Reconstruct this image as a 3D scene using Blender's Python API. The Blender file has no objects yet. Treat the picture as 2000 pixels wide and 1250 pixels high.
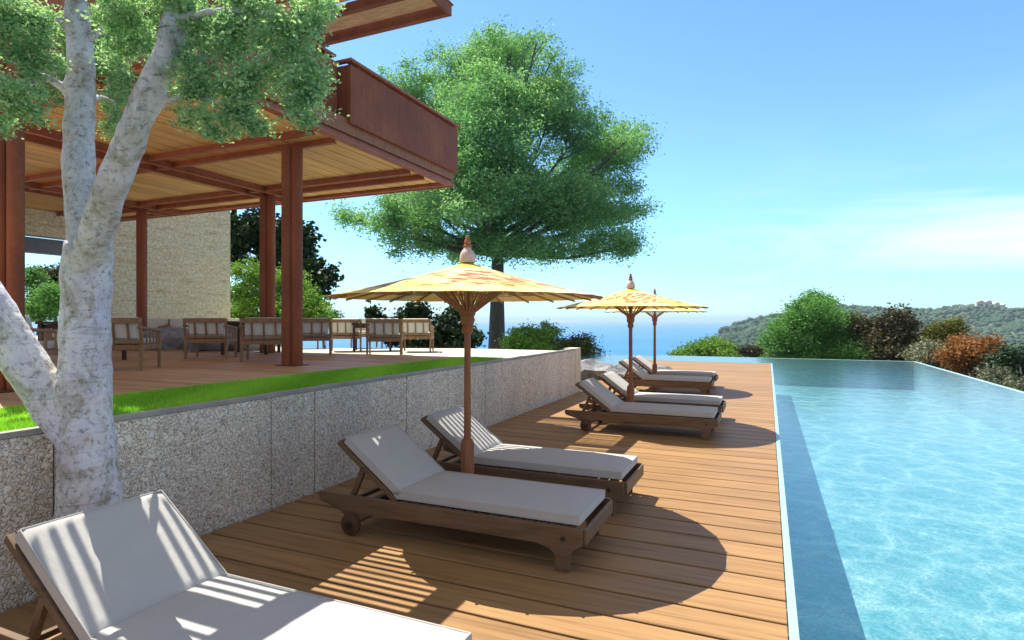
import bpy, math, random
import numpy as np
from mathutils import Vector, Matrix

PI = math.pi
R = math.radians
scene = bpy.context.scene
COL = scene.collection
YAW = R(23.68)
SN, CS = math.sin(YAW), math.cos(YAW)
EYE = 1.7

def at(u, v, d):
    """a point d metres in front of the viewpoint, where the photograph shows (u, v)"""
    l = d * (u - 1000) / 1140
    return Vector((-SN * d + CS * l, CS * d + SN * l, EYE + (625 - v) / 1140 * d))

# ------------------------------------------------------------------ helpers
class MB:
    def __init__(self):
        self.v = []; self.f = []
    def add(self, vs, fs):
        n = len(self.v)
        self.v += [tuple(p) for p in vs]
        self.f += [tuple(i + n for i in f) for f in fs]
        return self
    def box(self, x0, x1, y0, y1, z0, z1):
        vs = [(x, y, z) for z in (z0, z1) for y in (y0, y1) for x in (x0, x1)]
        return self.add(vs, [(0, 2, 3, 1), (4, 5, 7, 6), (0, 1, 5, 4), (2, 6, 7, 3), (0, 4, 6, 2), (1, 3, 7, 5)])
    def bar(self, a, b, w, h, up=(0, 0, 1), w2=None, h2=None):
        a = Vector(a); b = Vector(b); d = (b - a).normalized()
        s = d.cross(Vector(up))
        if s.length < 1e-5: s = d.cross(Vector((0, 1, 0)))
        s.normalize(); t = s.cross(d).normalized()
        w2 = w if w2 is None else w2; h2 = h if h2 is None else h2
        vs = []
        for p, ww, hh in ((a, w, h), (b, w2, h2)):
            for i, j in ((-1, -1), (1, -1), (1, 1), (-1, 1)):
                vs.append(p + s * (i * ww / 2) + t * (j * hh / 2))
        return self.add(vs, [(3, 2, 1, 0), (4, 5, 6, 7), (0, 1, 5, 4), (1, 2, 6, 5), (2, 3, 7, 6), (3, 0, 4, 7)])
    def tube(self, pts, rad, n=10, cap=True):
        pts = [Vector(p) for p in pts]
        if not hasattr(rad, '__len__'): rad = [rad] * len(pts)
        ref = None; vs = []; fs = []
        for i, p in enumerate(pts):
            d = (pts[min(i + 1, len(pts) - 1)] - pts[max(i - 1, 0)]).normalized()
            if ref is None:
                ref = Vector((1, 0, 0)) if abs(d.x) < .8 else Vector((0, 1, 0))
            s = (ref - d * ref.dot(d)).normalized(); ref = s; t = d.cross(s)
            for k in range(n):
                a = 2 * PI * k / n
                vs.append(p + (s * math.cos(a) + t * math.sin(a)) * rad[i])
        for i in range(len(pts) - 1):
            for k in range(n):
                k2 = (k + 1) % n
                fs.append((i * n + k, i * n + k2, (i + 1) * n + k2, (i + 1) * n + k))
        if cap:
            fs.append(tuple(range(n - 1, -1, -1)))
            fs.append(tuple((len(pts) - 1) * n + k for k in range(n)))
        return self.add(vs, fs)
    def lathe(self, prof, n=20, c=(0, 0, 0), axis='z'):
        vs = []; fs = []
        for r, z in prof:
            for k in range(n):
                a = 2 * PI * k / n
                if axis == 'z': vs.append((c[0] + r * math.cos(a), c[1] + r * math.sin(a), c[2] + z))
                else: vs.append((c[0] + r * math.cos(a), c[1] + z, c[2] + r * math.sin(a)))
        for i in range(len(prof) - 1):
            for k in range(n):
                k2 = (k + 1) % n
                q = (i * n + k, i * n + k2, (i + 1) * n + k2, (i + 1) * n + k)
                fs.append(q if axis == 'z' else q[::-1])
        a0 = tuple(range(n - 1, -1, -1)); a1 = tuple((len(prof) - 1) * n + k for k in range(n))
        fs += [a0, a1] if axis == 'z' else [a0[::-1], a1[::-1]]
        return self.add(vs, fs)
    def prism_y(self, poly, y0, y1):
        n = len(poly)
        vs = [(x, y0, z) for x, z in poly] + [(x, y1, z) for x, z in poly]
        fs = [tuple(range(n)), tuple(range(2 * n - 1, n - 1, -1))]
        fs += [(i, i + n, (i + 1) % n + n, (i + 1) % n) for i in range(n)]
        return self.add(vs, fs)
    def prism_z(self, poly, z0, z1):
        n = len(poly)
        vs = [(x, y, z0) for x, y in poly] + [(x, y, z1) for x, y in poly]
        fs = [tuple(range(n - 1, -1, -1)), tuple(range(n, 2 * n))]
        fs += [(i, (i + 1) % n, (i + 1) % n + n, i + n) for i in range(n)]
        return self.add(vs, fs)
    def build(self, name, mat, parent=None, smooth=False, bevel=0, seg=2):
        me = bpy.data.meshes.new(name)
        me.from_pydata(self.v, [], self.f); me.update()
        me.materials.append(mat)
        if smooth: me.shade_smooth()
        o = bpy.data.objects.new(name, me); COL.objects.link(o)
        if parent: o.parent = parent
        if bevel:
            m = o.modifiers.new('bevel', 'BEVEL'); m.width = bevel; m.segments = seg; m.limit_method = 'ANGLE'
        if smooth:
            try: me.set_sharp_from_angle(angle=R(38))
            except Exception: pass
        return o

def tag(o, label=None, cat=None, group=None, kind=None):
    if label: o['label'] = label
    if cat: o['category'] = cat
    if group: o['group'] = group
    if kind: o['kind'] = kind
    return o

def empty(name, loc=(0, 0, 0), rz=0, **k):
    o = bpy.data.objects.new(name, None); COL.objects.link(o)
    o.location = loc; o.rotation_euler = (0, 0, rz); o.empty_display_size = .2
    return tag(o, **k)

def copy_tree(o, parent=None):
    kids = [c for c in ALLKIDS(o)]
    c = o.copy(); COL.objects.link(c); c.parent = parent
    for ch in kids: copy_tree(ch, c)
    return c

def ALLKIDS(o):
    return [c for c in list(COL.objects) if c.parent is o]

# ------------------------------------------------------------------ materials
def newmat(name):
    m = bpy.data.materials.new(name); m.use_nodes = True
    nt = m.node_tree; b = nt.nodes['Principled BSDF']
    return m, nt, b

def N(nt, t, **k):
    n = nt.nodes.new(t)
    for a, b in k.items(): setattr(n, a, b)
    return n

def L(nt, a, b): nt.links.new(a, b)

def coords(nt, scale=(1, 1, 1), kind='Object'):
    tc = N(nt, 'ShaderNodeTexCoord'); mp = N(nt, 'ShaderNodeMapping')
    mp.inputs['Scale'].default_value = scale
    L(nt, tc.outputs[kind], mp.inputs['Vector'])
    return mp.outputs['Vector']

def noise(nt, vec, scale, detail=4, rough=.55, dist=0.0):
    n = N(nt, 'ShaderNodeTexNoise')
    n.inputs['Scale'].default_value = scale; n.inputs['Detail'].default_value = detail
    n.inputs['Roughness'].default_value = rough; n.inputs['Distortion'].default_value = dist
    if vec is not None: L(nt, vec, n.inputs['Vector'])
    return n.outputs['Fac']

def ramp(nt, fac, stops, interp='LINEAR'):
    r = N(nt, 'ShaderNodeValToRGB'); r.color_ramp.interpolation = interp
    e = r.color_ramp.elements
    while len(e) < len(stops): e.new(.5)
    for i, (p, c) in enumerate(stops):
        e[i].position = p; e[i].color = (c[0], c[1], c[2], 1)
    L(nt, fac, r.inputs['Fac'])
    return r.outputs['Color']

def mixc(nt, fac, a, b, mode='MIX'):
    m = N(nt, 'ShaderNodeMix', data_type='RGBA', blend_type=mode)
    for s, x in ((m.inputs[0], fac), (m.inputs[6], a), (m.inputs[7], b)):
        if isinstance(x, (int, float)): s.default_value = x
        elif isinstance(x, tuple): s.default_value = (x[0], x[1], x[2], 1)
        else: L(nt, x, s)
    return m.outputs[2]

def mathn(nt, op, a, b=None):
    m = N(nt, 'ShaderNodeMath', operation=op)
    for s, x in zip(m.inputs, (a, b)):
        if x is None: continue
        if isinstance(x, (int, float)): s.default_value = x
        else: L(nt, x, s)
    return m.outputs[0]

def bump(nt, b, h, strength=.3, dist=.01):
    n = N(nt, 'ShaderNodeBump'); n.inputs['Strength'].default_value = strength
    n.inputs['Distance'].default_value = dist
    L(nt, h, n.inputs['Height']); L(nt, n.outputs['Normal'], b.inputs['Normal'])

def simple(name, col, rough=.6, var=.12, nscale=8, bmp=.1, metal=0, stretch=(1, 1, 1)):
    m, nt, b = newmat(name)
    vec = coords(nt, stretch)
    f = noise(nt, vec, nscale, 5)
    c2 = tuple(min(1, x * (1 + var)) for x in col); c1 = tuple(x * (1 - var) for x in col)
    L(nt, ramp(nt, f, [(.3, c1), (.7, c2)]), b.inputs['Base Color'])
    b.inputs['Roughness'].default_value = rough; b.inputs['Metallic'].default_value = metal
    if bmp: bump(nt, b, noise(nt, vec, nscale * 5, 4), bmp, .005)
    return m

def board_wood(name, base, pitch, axis='Y', off=0.0, var=.3, rough=.55, grain=1.0, seglen=3.1):
    """planks: one tone per plank, long grain, darker knots and end joints"""
    m, nt, b = newmat(name)
    tc = N(nt, 'ShaderNodeTexCoord'); sp = N(nt, 'ShaderNodeSeparateXYZ')
    L(nt, tc.outputs['Object'], sp.inputs[0])
    across = sp.outputs[axis]; along = sp.outputs['X' if axis == 'Y' else 'Y']
    idx = mathn(nt, 'FLOOR', mathn(nt, 'DIVIDE', mathn(nt, 'SUBTRACT', across, off), pitch))
    wn = N(nt, 'ShaderNodeTexWhiteNoise', noise_dimensions='1D'); L(nt, idx, wn.inputs['W'])
    sl = mathn(nt, 'ADD', mathn(nt, 'DIVIDE', along, seglen), mathn(nt, 'ADD', .5, 0.0))
    seg = mathn(nt, 'FLOOR', sl)
    wn2 = N(nt, 'ShaderNodeTexWhiteNoise', noise_dimensions='2D')
    cb = N(nt, 'ShaderNodeCombineXYZ'); L(nt, idx, cb.inputs[0]); L(nt, seg, cb.inputs[1])
    L(nt, cb.outputs[0], wn2.inputs['Vector'])
    tone = wn2.outputs['Value']
    mp = N(nt, 'ShaderNodeMapping')
    mp.inputs['Scale'].default_value = (1.2, 26, 26) if axis == 'Y' else (26, 1.2, 26)
    L(nt, tc.outputs['Object'], mp.inputs['Vector'])
    add = N(nt, 'ShaderNodeVectorMath', operation='ADD'); L(nt, mp.outputs[0], add.inputs[0])
    c2 = N(nt, 'ShaderNodeCombineXYZ'); L(nt, mathn(nt, 'MULTIPLY', tone, 37.0), c2.inputs[0 if axis == 'Y' else 1])
    L(nt, mathn(nt, 'MULTIPLY', idx, 3.17), c2.inputs[2])
    L(nt, c2.outputs[0], add.inputs[1])
    g = noise(nt, add.outputs[0], 1.0, 6, .6, .6)
    lo = tuple(x * (1 - var) for x in base); hi = tuple(min(1, x * (1 + var * .8)) for x in base)
    c = ramp(nt, tone, [(0, lo), (.5, base), (1, hi)])
    gr = ramp(nt, g, [(.3, (.62, .58, .55)), (.5, (.95, .95, .95)), (.7, (1.12, 1.12, 1.1))])
    c = mixc(nt, grain, c, gr, 'MULTIPLY')
    big = noise(nt, coords(nt), .7, 3)
    c = mixc(nt, .35, c, ramp(nt, big, [(.3, (.7, .7, .72)), (.7, (1.1, 1.08, 1.05))]), 'MULTIPLY')
    fr = mathn(nt, 'FRACT', sl)
    joint = mathn(nt, 'LESS_THAN', fr, .0001)
    c = mixc(nt, joint, c, (.03, .02, .012))
    L(nt, c, b.inputs['Base Color'])
    b.inputs['Roughness'].default_value = rough
    b.inputs['Specular IOR Level'].default_value = .3
    bump(nt, b, g, .25, .004)
    return m

def grain_wood(name, base, axis=0, rough=.5):
    m, nt, b = newmat(name)
    s = [18, 18, 18]; s[axis] = 1.5
    vec = coords(nt, tuple(s))
    g = noise(nt, vec, 1.4, 6, .6, .8)
    c = ramp(nt, g, [(.28, tuple(x * .6 for x in base)), (.5, base), (.75, tuple(min(1, x * 1.35) for x in base))])
    L(nt, c, b.inputs['Base Color']); b.inputs['Roughness'].default_value = rough
    b.inputs['Specular IOR Level'].default_value = .35
    bump(nt, b, g, .2, .003)
    return m

M = {}
M['deck'] = board_wood('deck_boards', (.36, .205, .082), .30, 'Y', 0.0, .13, seglen=60)
M['updeck'] = board_wood('terrace_boards', (.60, .34, .165), .16, 'Y', 0.0, .2, seglen=60)
M['soffit'] = board_wood('soffit_boards', (.84, .54, .22), .30, 'X', 0.0, .16, .6, .7, 60)
M['teak'] = grain_wood('teak_frame', (.17, .105, .058))
M['teakdark'] = grain_wood('teak_dark', (.10, .052, .026))
M['chairwood'] = grain_wood('chair_teak', (.30, .17, .085), 2)
M['tablewood'] = grain_wood('dark_table_wood', (.06, .03, .02))
M['pole'] = grain_wood('pole_wood', (.32, .12, .045), 2)
M['rib'] = grain_wood('rib_bamboo', (.42, .19, .07), 0)
M['paleslat'] = grain_wood('pale_slat_wood', (.62, .42, .24), 0)
M['bevelwhite'] = simple('pool_coping', (.34, .55, .56), .35, .1, 30)
M['bolt'] = simple('dark_bolt', (.03, .025, .02), .4)

def corten():
    m, nt, b = newmat('weathered_steel')
    vec = coords(nt)
    a = noise(nt, vec, 1.3, 6, .6); c = noise(nt, vec, 22, 5, .7)
    st = noise(nt, coords(nt, (9, 9, .6)), 1, 4)
    col = ramp(nt, a, [(.3, (.21, .060, .024)), (.55, (.30, .088, .034)), (.75, (.37, .125, .050))])
    col = mixc(nt, .5, col, ramp(nt, c, [(.35, (.7, .65, .62)), (.65, (1.15, 1.15, 1.2))]), 'MULTIPLY')
    col = mixc(nt, .35, col, ramp(nt, st, [(.35, (.65, .6, .6)), (.6, (1.1, 1.1, 1.1))]), 'MULTIPLY')
    L(nt, col, b.inputs['Base Color']); b.inputs['Roughness'].default_value = .62
    b.inputs['Specular IOR Level'].default_value = .3
    bump(nt, b, c, .15, .004)
    return m
M['steel'] = corten()
M['redsteel'] = simple('red_painted_steel', (.36, .10, .038), .5, .2, 6, .08)
M['darksteel'] = simple('dark_brown_steel', (.07, .03, .02), .5, .2, 5, .08)

def fabric(name, col):
    m, nt, b = newmat(name)
    vec = coords(nt)
    f = noise(nt, vec, 6, 4)
    L(nt, ramp(nt, f, [(.3, tuple(x * .94 for x in col)), (.7, col)]), b.inputs['Base Color'])
    b.inputs['Roughness'].default_value = .9
    b.inputs['Specular IOR Level'].default_value = .135
    w = noise(nt, vec, 260, 2); w2 = noise(nt, coords(nt, (1, 3, 1)), 7, 4, .5, .8)
    bump(nt, b, mathn(nt, 'ADD', mathn(nt, 'MULTIPLY', w, .12), w2), .35, .012)
    return m
M['canvas'] = fabric('white_canvas', (.54, .52, .48))
M['canvas_grey'] = fabric('grey_piping', (.42, .42, .40))
M['cushion'] = fabric('cream_cushion', (.74, .71, .62))

def pebble():
    m, nt, b = newmat('pebbledash')
    tc = N(nt, 'ShaderNodeTexCoord')
    vec = coords(nt)
    warp = N(nt, 'ShaderNodeTexNoise'); warp.inputs['Scale'].default_value = 16; L(nt, vec, warp.inputs['Vector'])
    mv = N(nt, 'ShaderNodeMix', data_type='VECTOR'); mv.inputs[0].default_value = .12
    L(nt, vec, mv.inputs[4]); L(nt, warp.outputs['Color'], mv.inputs[5])
    vo = N(nt, 'ShaderNodeTexVoronoi', feature='DISTANCE_TO_EDGE'); vo.inputs['Scale'].default_value = 29
    L(nt, mv.outputs[1], vo.inputs['Vector'])
    vc = N(nt, 'ShaderNodeTexVoronoi'); vc.inputs['Scale'].default_value = 29
    L(nt, mv.outputs[1], vc.inputs['Vector'])
    n1 = noise(nt, vec, 34, 5, .65, .9)
    stone = ramp(nt, vc.outputs['Color'], [(0, (.70, .58, .44)), (.3, (.94, .84, .68)), (.7, (.98, .92, .80)), (1, (.98, .96, .88))])
    gap = ramp(nt, vo.outputs['Distance'], [(.0, (.22, .19, .17)), (.07, (1, 1, 1))])
    c = mixc(nt, 1.0, stone, gap, 'MULTIPLY')
    c = mixc(nt, .8, c, ramp(nt, n1, [(.34, (.34, .30, .27)), (.43, (1, 1, 1))]), 'MULTIPLY')
    st = noise(nt, coords(nt, (1, 1.6, .5)), 1.1, 4)
    c = mixc(nt, .5, c, ramp(nt, st, [(.35, (.78, .77, .76)), (.65, (1.1, 1.08, 1.04))]), 'MULTIPLY')
    L(nt, c, b.inputs['Base Color']); b.inputs['Roughness'].default_value = .85
    h = mathn(nt, 'ADD', ramp(nt, vo.outputs['Distance'], [(0, (0, 0, 0)), (.25, (1, 1, 1))]), n1)
    bump(nt, b, h, .7, .010)
    return m
M['pebble'] = pebble()
M['concrete'] = simple('smooth_concrete', (.36, .34, .31), .8, .15, 5, .3)
M['limestone'] = simple('pale_pier_stone', (.66, .60, .48), .8, .12, 9, .3)

def board_concrete():
    m, nt, b = newmat('board_marked_concrete')
    v1 = coords(nt, (1, 1.1, 9)); v2 = coords(nt, (1, 1, 1)); v3 = coords(nt, (6, 6, 38))
    a = noise(nt, v1, 1.0, 6, .7); c = noise(nt, v2, 14, 5, .75); d = noise(nt, v3, 1, 5, .7)
    col = ramp(nt, a, [(.30, (.58, .44, .24)), (.45, (.90, .73, .44)), (.7, (.98, .88, .62))])
    col = mixc(nt, .8, col, ramp(nt, c, [(.35, (.6, .6, .6)), (.65, (1.2, 1.2, 1.2))]), 'MULTIPLY')
    col = mixc(nt, .6, col, ramp(nt, d, [(.35, (.6, .58, .55)), (.6, (1.1, 1.1, 1.1))]), 'MULTIPLY')
    L(nt, col, b.inputs['Base Color']); b.inputs['Roughness'].default_value = .9
    bump(nt, b, mathn(nt, 'ADD', d, c), .5, .02)
    return m
M['boardconc'] = board_concrete()
M['greyconc'] = simple('grey_concrete', (.22, .22, .22), .7, .15, 4, .2)

def paving():
    m, nt, b = newmat('stone_paving')
    vec = coords(nt)
    br = N(nt, 'ShaderNodeTexBrick'); L(nt, vec, br.inputs['Vector'])
    br.inputs['Scale'].default_value = 1.0; br.inputs['Brick Width'].default_value = .9; br.inputs['Row Height'].default_value = .6
    br.inputs['Mortar Size'].default_value = .008; br.offset = .5
    br.inputs['Color1'].default_value = (.62, .63, .50, 1); br.inputs['Color2'].default_value = (.52, .54, .42, 1)
    br.inputs['Mortar'].default_value = (.3, .3, .24, 1)
    c = mixc(nt, .5, br.outputs['Color'], ramp(nt, noise(nt, vec, 5, 6, .7), [(.3, (.75, .78, .7)), (.7, (1.1, 1.1, 1.1))]), 'MULTIPLY')
    L(nt, c, b.inputs['Base Color']); b.inputs['Roughness'].default_value = .75
    return m
M['paving'] = paving()

def lawn():
    m, nt, b = newmat('lawn_green')
    vec = coords(nt)
    a = noise(nt, vec, 3, 5, .6); c = noise(nt, vec, 60, 4, .7)
    col = ramp(nt, a, [(.3, (.16, .36, .02)), (.7, (.28, .52, .04))])
    col = mixc(nt, .7, col, ramp(nt, c, [(.3, (.5, .6, .4)), (.7, (1.3, 1.2, 1.1))]), 'MULTIPLY')
    L(nt, col, b.inputs['Base Color']); b.inputs['Roughness'].default_value = .8
    return m
M['lawn'] = lawn()

def earth(name='hillside_soil', c1=(.05, .06, .02), c2=(.14, .12, .06), s=.8):
    m, nt, b = newmat(name)
    vec = coords(nt)
    L(nt, ramp(nt, noise(nt, vec, s, 7, .7), [(.35, c1), (.65, c2)]), b.inputs['Base Color'])
    b.inputs['Roughness'].default_value = .95
    return m
M['earth'] = earth()

def rock():
    m, nt, b = newmat('boulder_stone')
    vec = coords(nt)
    a = noise(nt, vec, 2.2, 7, .7, .5); c = noise(nt, vec, 14, 5, .7)
    col = ramp(nt, a, [(.3, (.14, .15, .17)), (.5, (.30, .31, .33)), (.72, (.55, .54, .50))])
    col = mixc(nt, .6, col, ramp(nt, c, [(.3, (.5, .5, .5)), (.7, (1.2, 1.2, 1.2))]), 'MULTIPLY')
    L(nt, col, b.inputs['Base Color']); b.inputs['Roughness'].default_value = .9
    bump(nt, b, mathn(nt, 'ADD', a, c), .7, .08)
    return m
M['rock'] = rock()

def bark_white():
    m, nt, b = newmat('white_bark')
    vec = coords(nt)
    big = noise(nt, vec, 3.2, 6, .7, .4)
    moss = noise(nt, coords(nt, (1, 1, .6)), 7, 7, .75, .6)
    speck = noise(nt, vec, 34, 5, .7)
    ring = noise(nt, coords(nt, (1.2, 1.2, 16)), 1.6, 5, .7, 1.2)
    col = ramp(nt, big, [(.28, (.46, .46, .42)), (.44, (.68, .66, .68)), (.6, (.82, .81, .82)), (.74, (.66, .54, .50))])
    col = mixc(nt, ramp(nt, moss, [(.49, (0, 0, 0)), (.62, (.75, .75, .75))]), col, (.30, .28, .16))
    sp = N(nt, 'ShaderNodeSeparateXYZ'); tc = N(nt, 'ShaderNodeTexCoord'); L(nt, tc.outputs['Object'], sp.inputs[0])
    hi = mathn(nt, 'MULTIPLY', ramp(nt, mathn(nt, 'MULTIPLY', sp.outputs['Z'], .3), [(.5, (0, 0, 0)), (.75, (.7, .7, .7))]), moss)
    col = mixc(nt, hi, col, (.26, .22, .14))
    orange = noise(nt, vec, 5.5, 3, .5)
    col = mixc(nt, ramp(nt, orange, [(.64, (0, 0, 0)), (.70, (.3, .3, .3))]), col, (.60, .32, .2))
    col = mixc(nt, .75, col, ramp(nt, speck, [(.34, (.25, .25, .23)), (.48, (1, 1, 1)), (.8, (1.08, 1.08, 1.1))]), 'MULTIPLY')
    col = mixc(nt, .5, col, ramp(nt, ring, [(.30, (.35, .33, .32)), (.42, (1, 1, 1))]), 'MULTIPLY')
    dash = noise(nt, coords(nt, (5, 5, 34)), 1.5, 3, .6, .3)
    col = mixc(nt, .8, col, ramp(nt, dash, [(.29, (.22, .2, .19)), (.34, (1, 1, 1))]), 'MULTIPLY')
    tint = noise(nt, vec, 2.1, 4, .6, .8)
    col = mixc(nt, .5, col, ramp(nt, tint, [(.3, (.86, 1.0, .84)), (.5, (1, 1, 1)), (.62, (.86, .92, 1.12)), (.75, (1.1, .9, .9))]), 'MULTIPLY')
    L(nt, col, b.inputs['Base Color']); b.inputs['Roughness'].default_value = .8
    bump(nt, b, mathn(nt, 'ADD', mathn(nt, 'MULTIPLY', ring, .8), mathn(nt, 'ADD', speck, moss)), .55, .012)
    return m
M['whitebark'] = bark_white()
M['bark'] = simple('grey_brown_bark', (.11, .10, .085), .9, .3, 3, .6, 0, (3, 3, .7))

def leafmat(name, stops, trans=.35):
    m, nt, b = newmat(name)
    at_ = N(nt, 'ShaderNodeAttribute', attribute_name='tone')
    c = ramp(nt, at_.outputs['Fac'], stops)
    L(nt, c, b.inputs['Base Color']); b.inputs['Roughness'].default_value = .55
    b.inputs['Specular IOR Level'].default_value = .25
    tr = N(nt, 'ShaderNodeBsdfTranslucent'); L(nt, mixc(nt, 1.0, c, (1.0, 1.15, .6), 'MULTIPLY'), tr.inputs['Color'])
    ms = N(nt, 'ShaderNodeMixShader'); ms.inputs[0].default_value = trans
    L(nt, b.outputs[0], ms.inputs[1]); L(nt, tr.outputs[0], ms.inputs[2])
    L(nt, ms.outputs[0], nt.nodes['Material Output'].inputs['Surface'])
    return m
M['leaf_near'] = leafmat('small_mint_leaves', [(0, (.06, .18, .08)), (.3, (.20, .38, .20)), (.65, (.46, .62, .38)), (1, (.78, .86, .62))], .5)
M['leaf_big'] = leafmat('feathery_green_leaves', [(0, (.06, .19, .09)), (.5, (.24, .45, .20)), (1, (.58, .75, .40))], .5)
M['leaf_lime'] = leafmat('lime_green_leaves', [(0, (.06, .14, .02)), (.5, (.18, .33, .05)), (1, (.40, .54, .13))], .4)
M['leaf_mid'] = leafmat('mid_green_leaves', [(0, (.04, .14, .04)), (.5, (.14, .32, .08)), (1, (.34, .55, .17))], .35)
M['leaf_dark'] = leafmat('dark_glossy_leaves', [(0, (.010, .022, .010)), (.6, (.025, .06, .018)), (.88, (.07, .12, .04)), (1, (.26, .30, .16))], .12)
M['leaf_brown'] = leafmat('brown_green_leaves', [(0, (.035, .035, .02)), (.5, (.09, .085, .045)), (.85, (.20, .15, .09)), (1, (.38, .34, .27))], .2)
M['leaf_olive'] = leafmat('olive_leaves', [(0, (.05, .06, .015)), (.5, (.14, .15, .03)), (1, (.34, .27, .06))], .3)
M['leaf_rust'] = leafmat('rust_orange_leaves', [(0, (.10, .045, .02)), (.4, (.30, .12, .04)), (.75, (.48, .22, .08)), (1, (.52, .42, .26))], .3)
M['leaf_grey'] = leafmat('grey_green_leaves', [(0, (.06, .07, .04)), (.5, (.19, .20, .13)), (1, (.42, .42, .33))], .25)
M['leaf_palm'] = leafmat('palm_leaves', [(0, (.06, .07, .04)), (1, (.16, .17, .09))], .2)

def pool_tile():
    m, nt, b = newmat('turquoise_mosaic')
    vec = coords(nt)
    vo = N(nt, 'ShaderNodeTexVoronoi'); vo.inputs['Scale'].default_value = 38; L(nt, vec, vo.inputs['Vector'])
    c = ramp(nt, vo.outputs['Color'], [(0, (.19, .45, .46)), (.5, (.31, .58, .58)), (1, (.54, .74, .72))])
    c = mixc(nt, .5, c, ramp(nt, noise(nt, vec, 1.2, 4), [(.3, (.8, .9, .92)), (.7, (1.1, 1.1, 1.1))]), 'MULTIPLY')
    L(nt, c, b.inputs['Base Color']); b.inputs['Roughness'].default_value = .5
    return m
M['tile'] = pool_tile()

def water():
    m, nt, b = newmat('pool_water')
    nt.nodes.remove(b)
    vec = coords(nt)
    w = N(nt, 'ShaderNodeTexNoise'); w.inputs['Scale'].default_value = 2.2; w.inputs['Detail'].default_value = 3; L(nt, vec, w.inputs['Vector'])
    mv = N(nt, 'ShaderNodeMix', data_type='VECTOR'); mv.inputs[0].default_value = .12
    L(nt, vec, mv.inputs[4]); L(nt, w.outputs['Color'], mv.inputs[5])
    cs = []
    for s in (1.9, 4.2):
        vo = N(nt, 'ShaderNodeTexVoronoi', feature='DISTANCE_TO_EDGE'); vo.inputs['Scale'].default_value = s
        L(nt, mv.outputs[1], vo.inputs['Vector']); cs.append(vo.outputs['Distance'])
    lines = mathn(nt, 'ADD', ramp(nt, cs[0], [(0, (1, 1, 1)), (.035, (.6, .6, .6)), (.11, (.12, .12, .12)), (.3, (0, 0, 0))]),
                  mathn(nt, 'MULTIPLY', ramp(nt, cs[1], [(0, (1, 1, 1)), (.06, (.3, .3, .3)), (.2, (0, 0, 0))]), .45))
    caustic_fac = mathn(nt, 'MINIMUM', lines, 1.0)
    tcol = mixc(nt, caustic_fac, (.52, .76, .80), (1.0, 1.0, 1.0))  # caustic light painted into the water tint as a bright web
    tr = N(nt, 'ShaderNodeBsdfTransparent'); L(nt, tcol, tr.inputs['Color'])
    gl = N(nt, 'ShaderNodeBsdfGlossy'); gl.inputs['Roughness'].default_value = .18
    h = mathn(nt, 'ADD', mathn(nt, 'MULTIPLY', noise(nt, coords(nt, (1, 1, 1)), 3.2, 3, .55, .4), 1.0), mathn(nt, 'MULTIPLY', noise(nt, vec, 1.3, 3), 1.2))
    bp = N(nt, 'ShaderNodeBump'); bp.inputs['Strength'].default_value = .22; bp.inputs['Distance'].default_value = .035
    L(nt, h, bp.inputs['Height']); L(nt, bp.outputs[0], gl.inputs['Normal'])
    fr = N(nt, 'ShaderNodeFresnel'); fr.inputs['IOR'].default_value = 1.8; L(nt, bp.outputs[0], fr.inputs['Normal'])
    ms = N(nt, 'ShaderNodeMixShader'); L(nt, mathn(nt, 'MINIMUM', mathn(nt, 'ADD', mathn(nt, 'MULTIPLY', fr.outputs[0], .9), .13), .97), ms.inputs[0])
    L(nt, tr.outputs[0], ms.inputs[1]); L(nt, gl.outputs[0], ms.inputs[2])
    L(nt, ms.outputs[0], nt.nodes['Material Output'].inputs['Surface'])
    return m
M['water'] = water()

def sea_mat():
    m, nt, b = newmat('sea_water')
    vec = coords(nt, (.004, .004, .004))
    f = noise(nt, vec, 1.0, 4)
    L(nt, ramp(nt, f, [(.3, (.025, .16, .42)), (.7, (.04, .22, .50))]), b.inputs['Base Color'])
    b.inputs['Roughness'].default_value = .5; b.inputs['Specular IOR Level'].default_value = .12
    return m
M['sea'] = sea_mat()

def forest_mat():
    m, nt, b = newmat('forest_canopy')
    vec = coords(nt)
    a = noise(nt, vec, .012, 6, .7); c = noise(nt, vec, .12, 5, .75)
    col = ramp(nt, a, [(.35, (.020, .055, .025)), (.55, (.045, .09, .04)), (.7, (.10, .13, .06))])
    col = mixc(nt, .8, col, ramp(nt, c, [(.3, (.5, .55, .5)), (.7, (1.5, 1.4, 1.3))]), 'MULTIPLY')
    L(nt, col, b.inputs['Base Color']); b.inputs['Roughness'].default_value = .95
    return m
M['forest'] = forest_mat()

def hill_soil():
    m, nt, b = newmat('dry_hill_ground')
    vec = coords(nt)
    a = noise(nt, vec, .02, 7, .7)
    col = ramp(nt, a, [(.35, (.03, .06, .03)), (.52, (.07, .10, .05)), (.68, (.26, .20, .13))])
    L(nt, col, b.inputs['Base Color']); b.inputs['Roughness'].default_value = .95
    return m
M['hillsoil'] = hill_soil()

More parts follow.
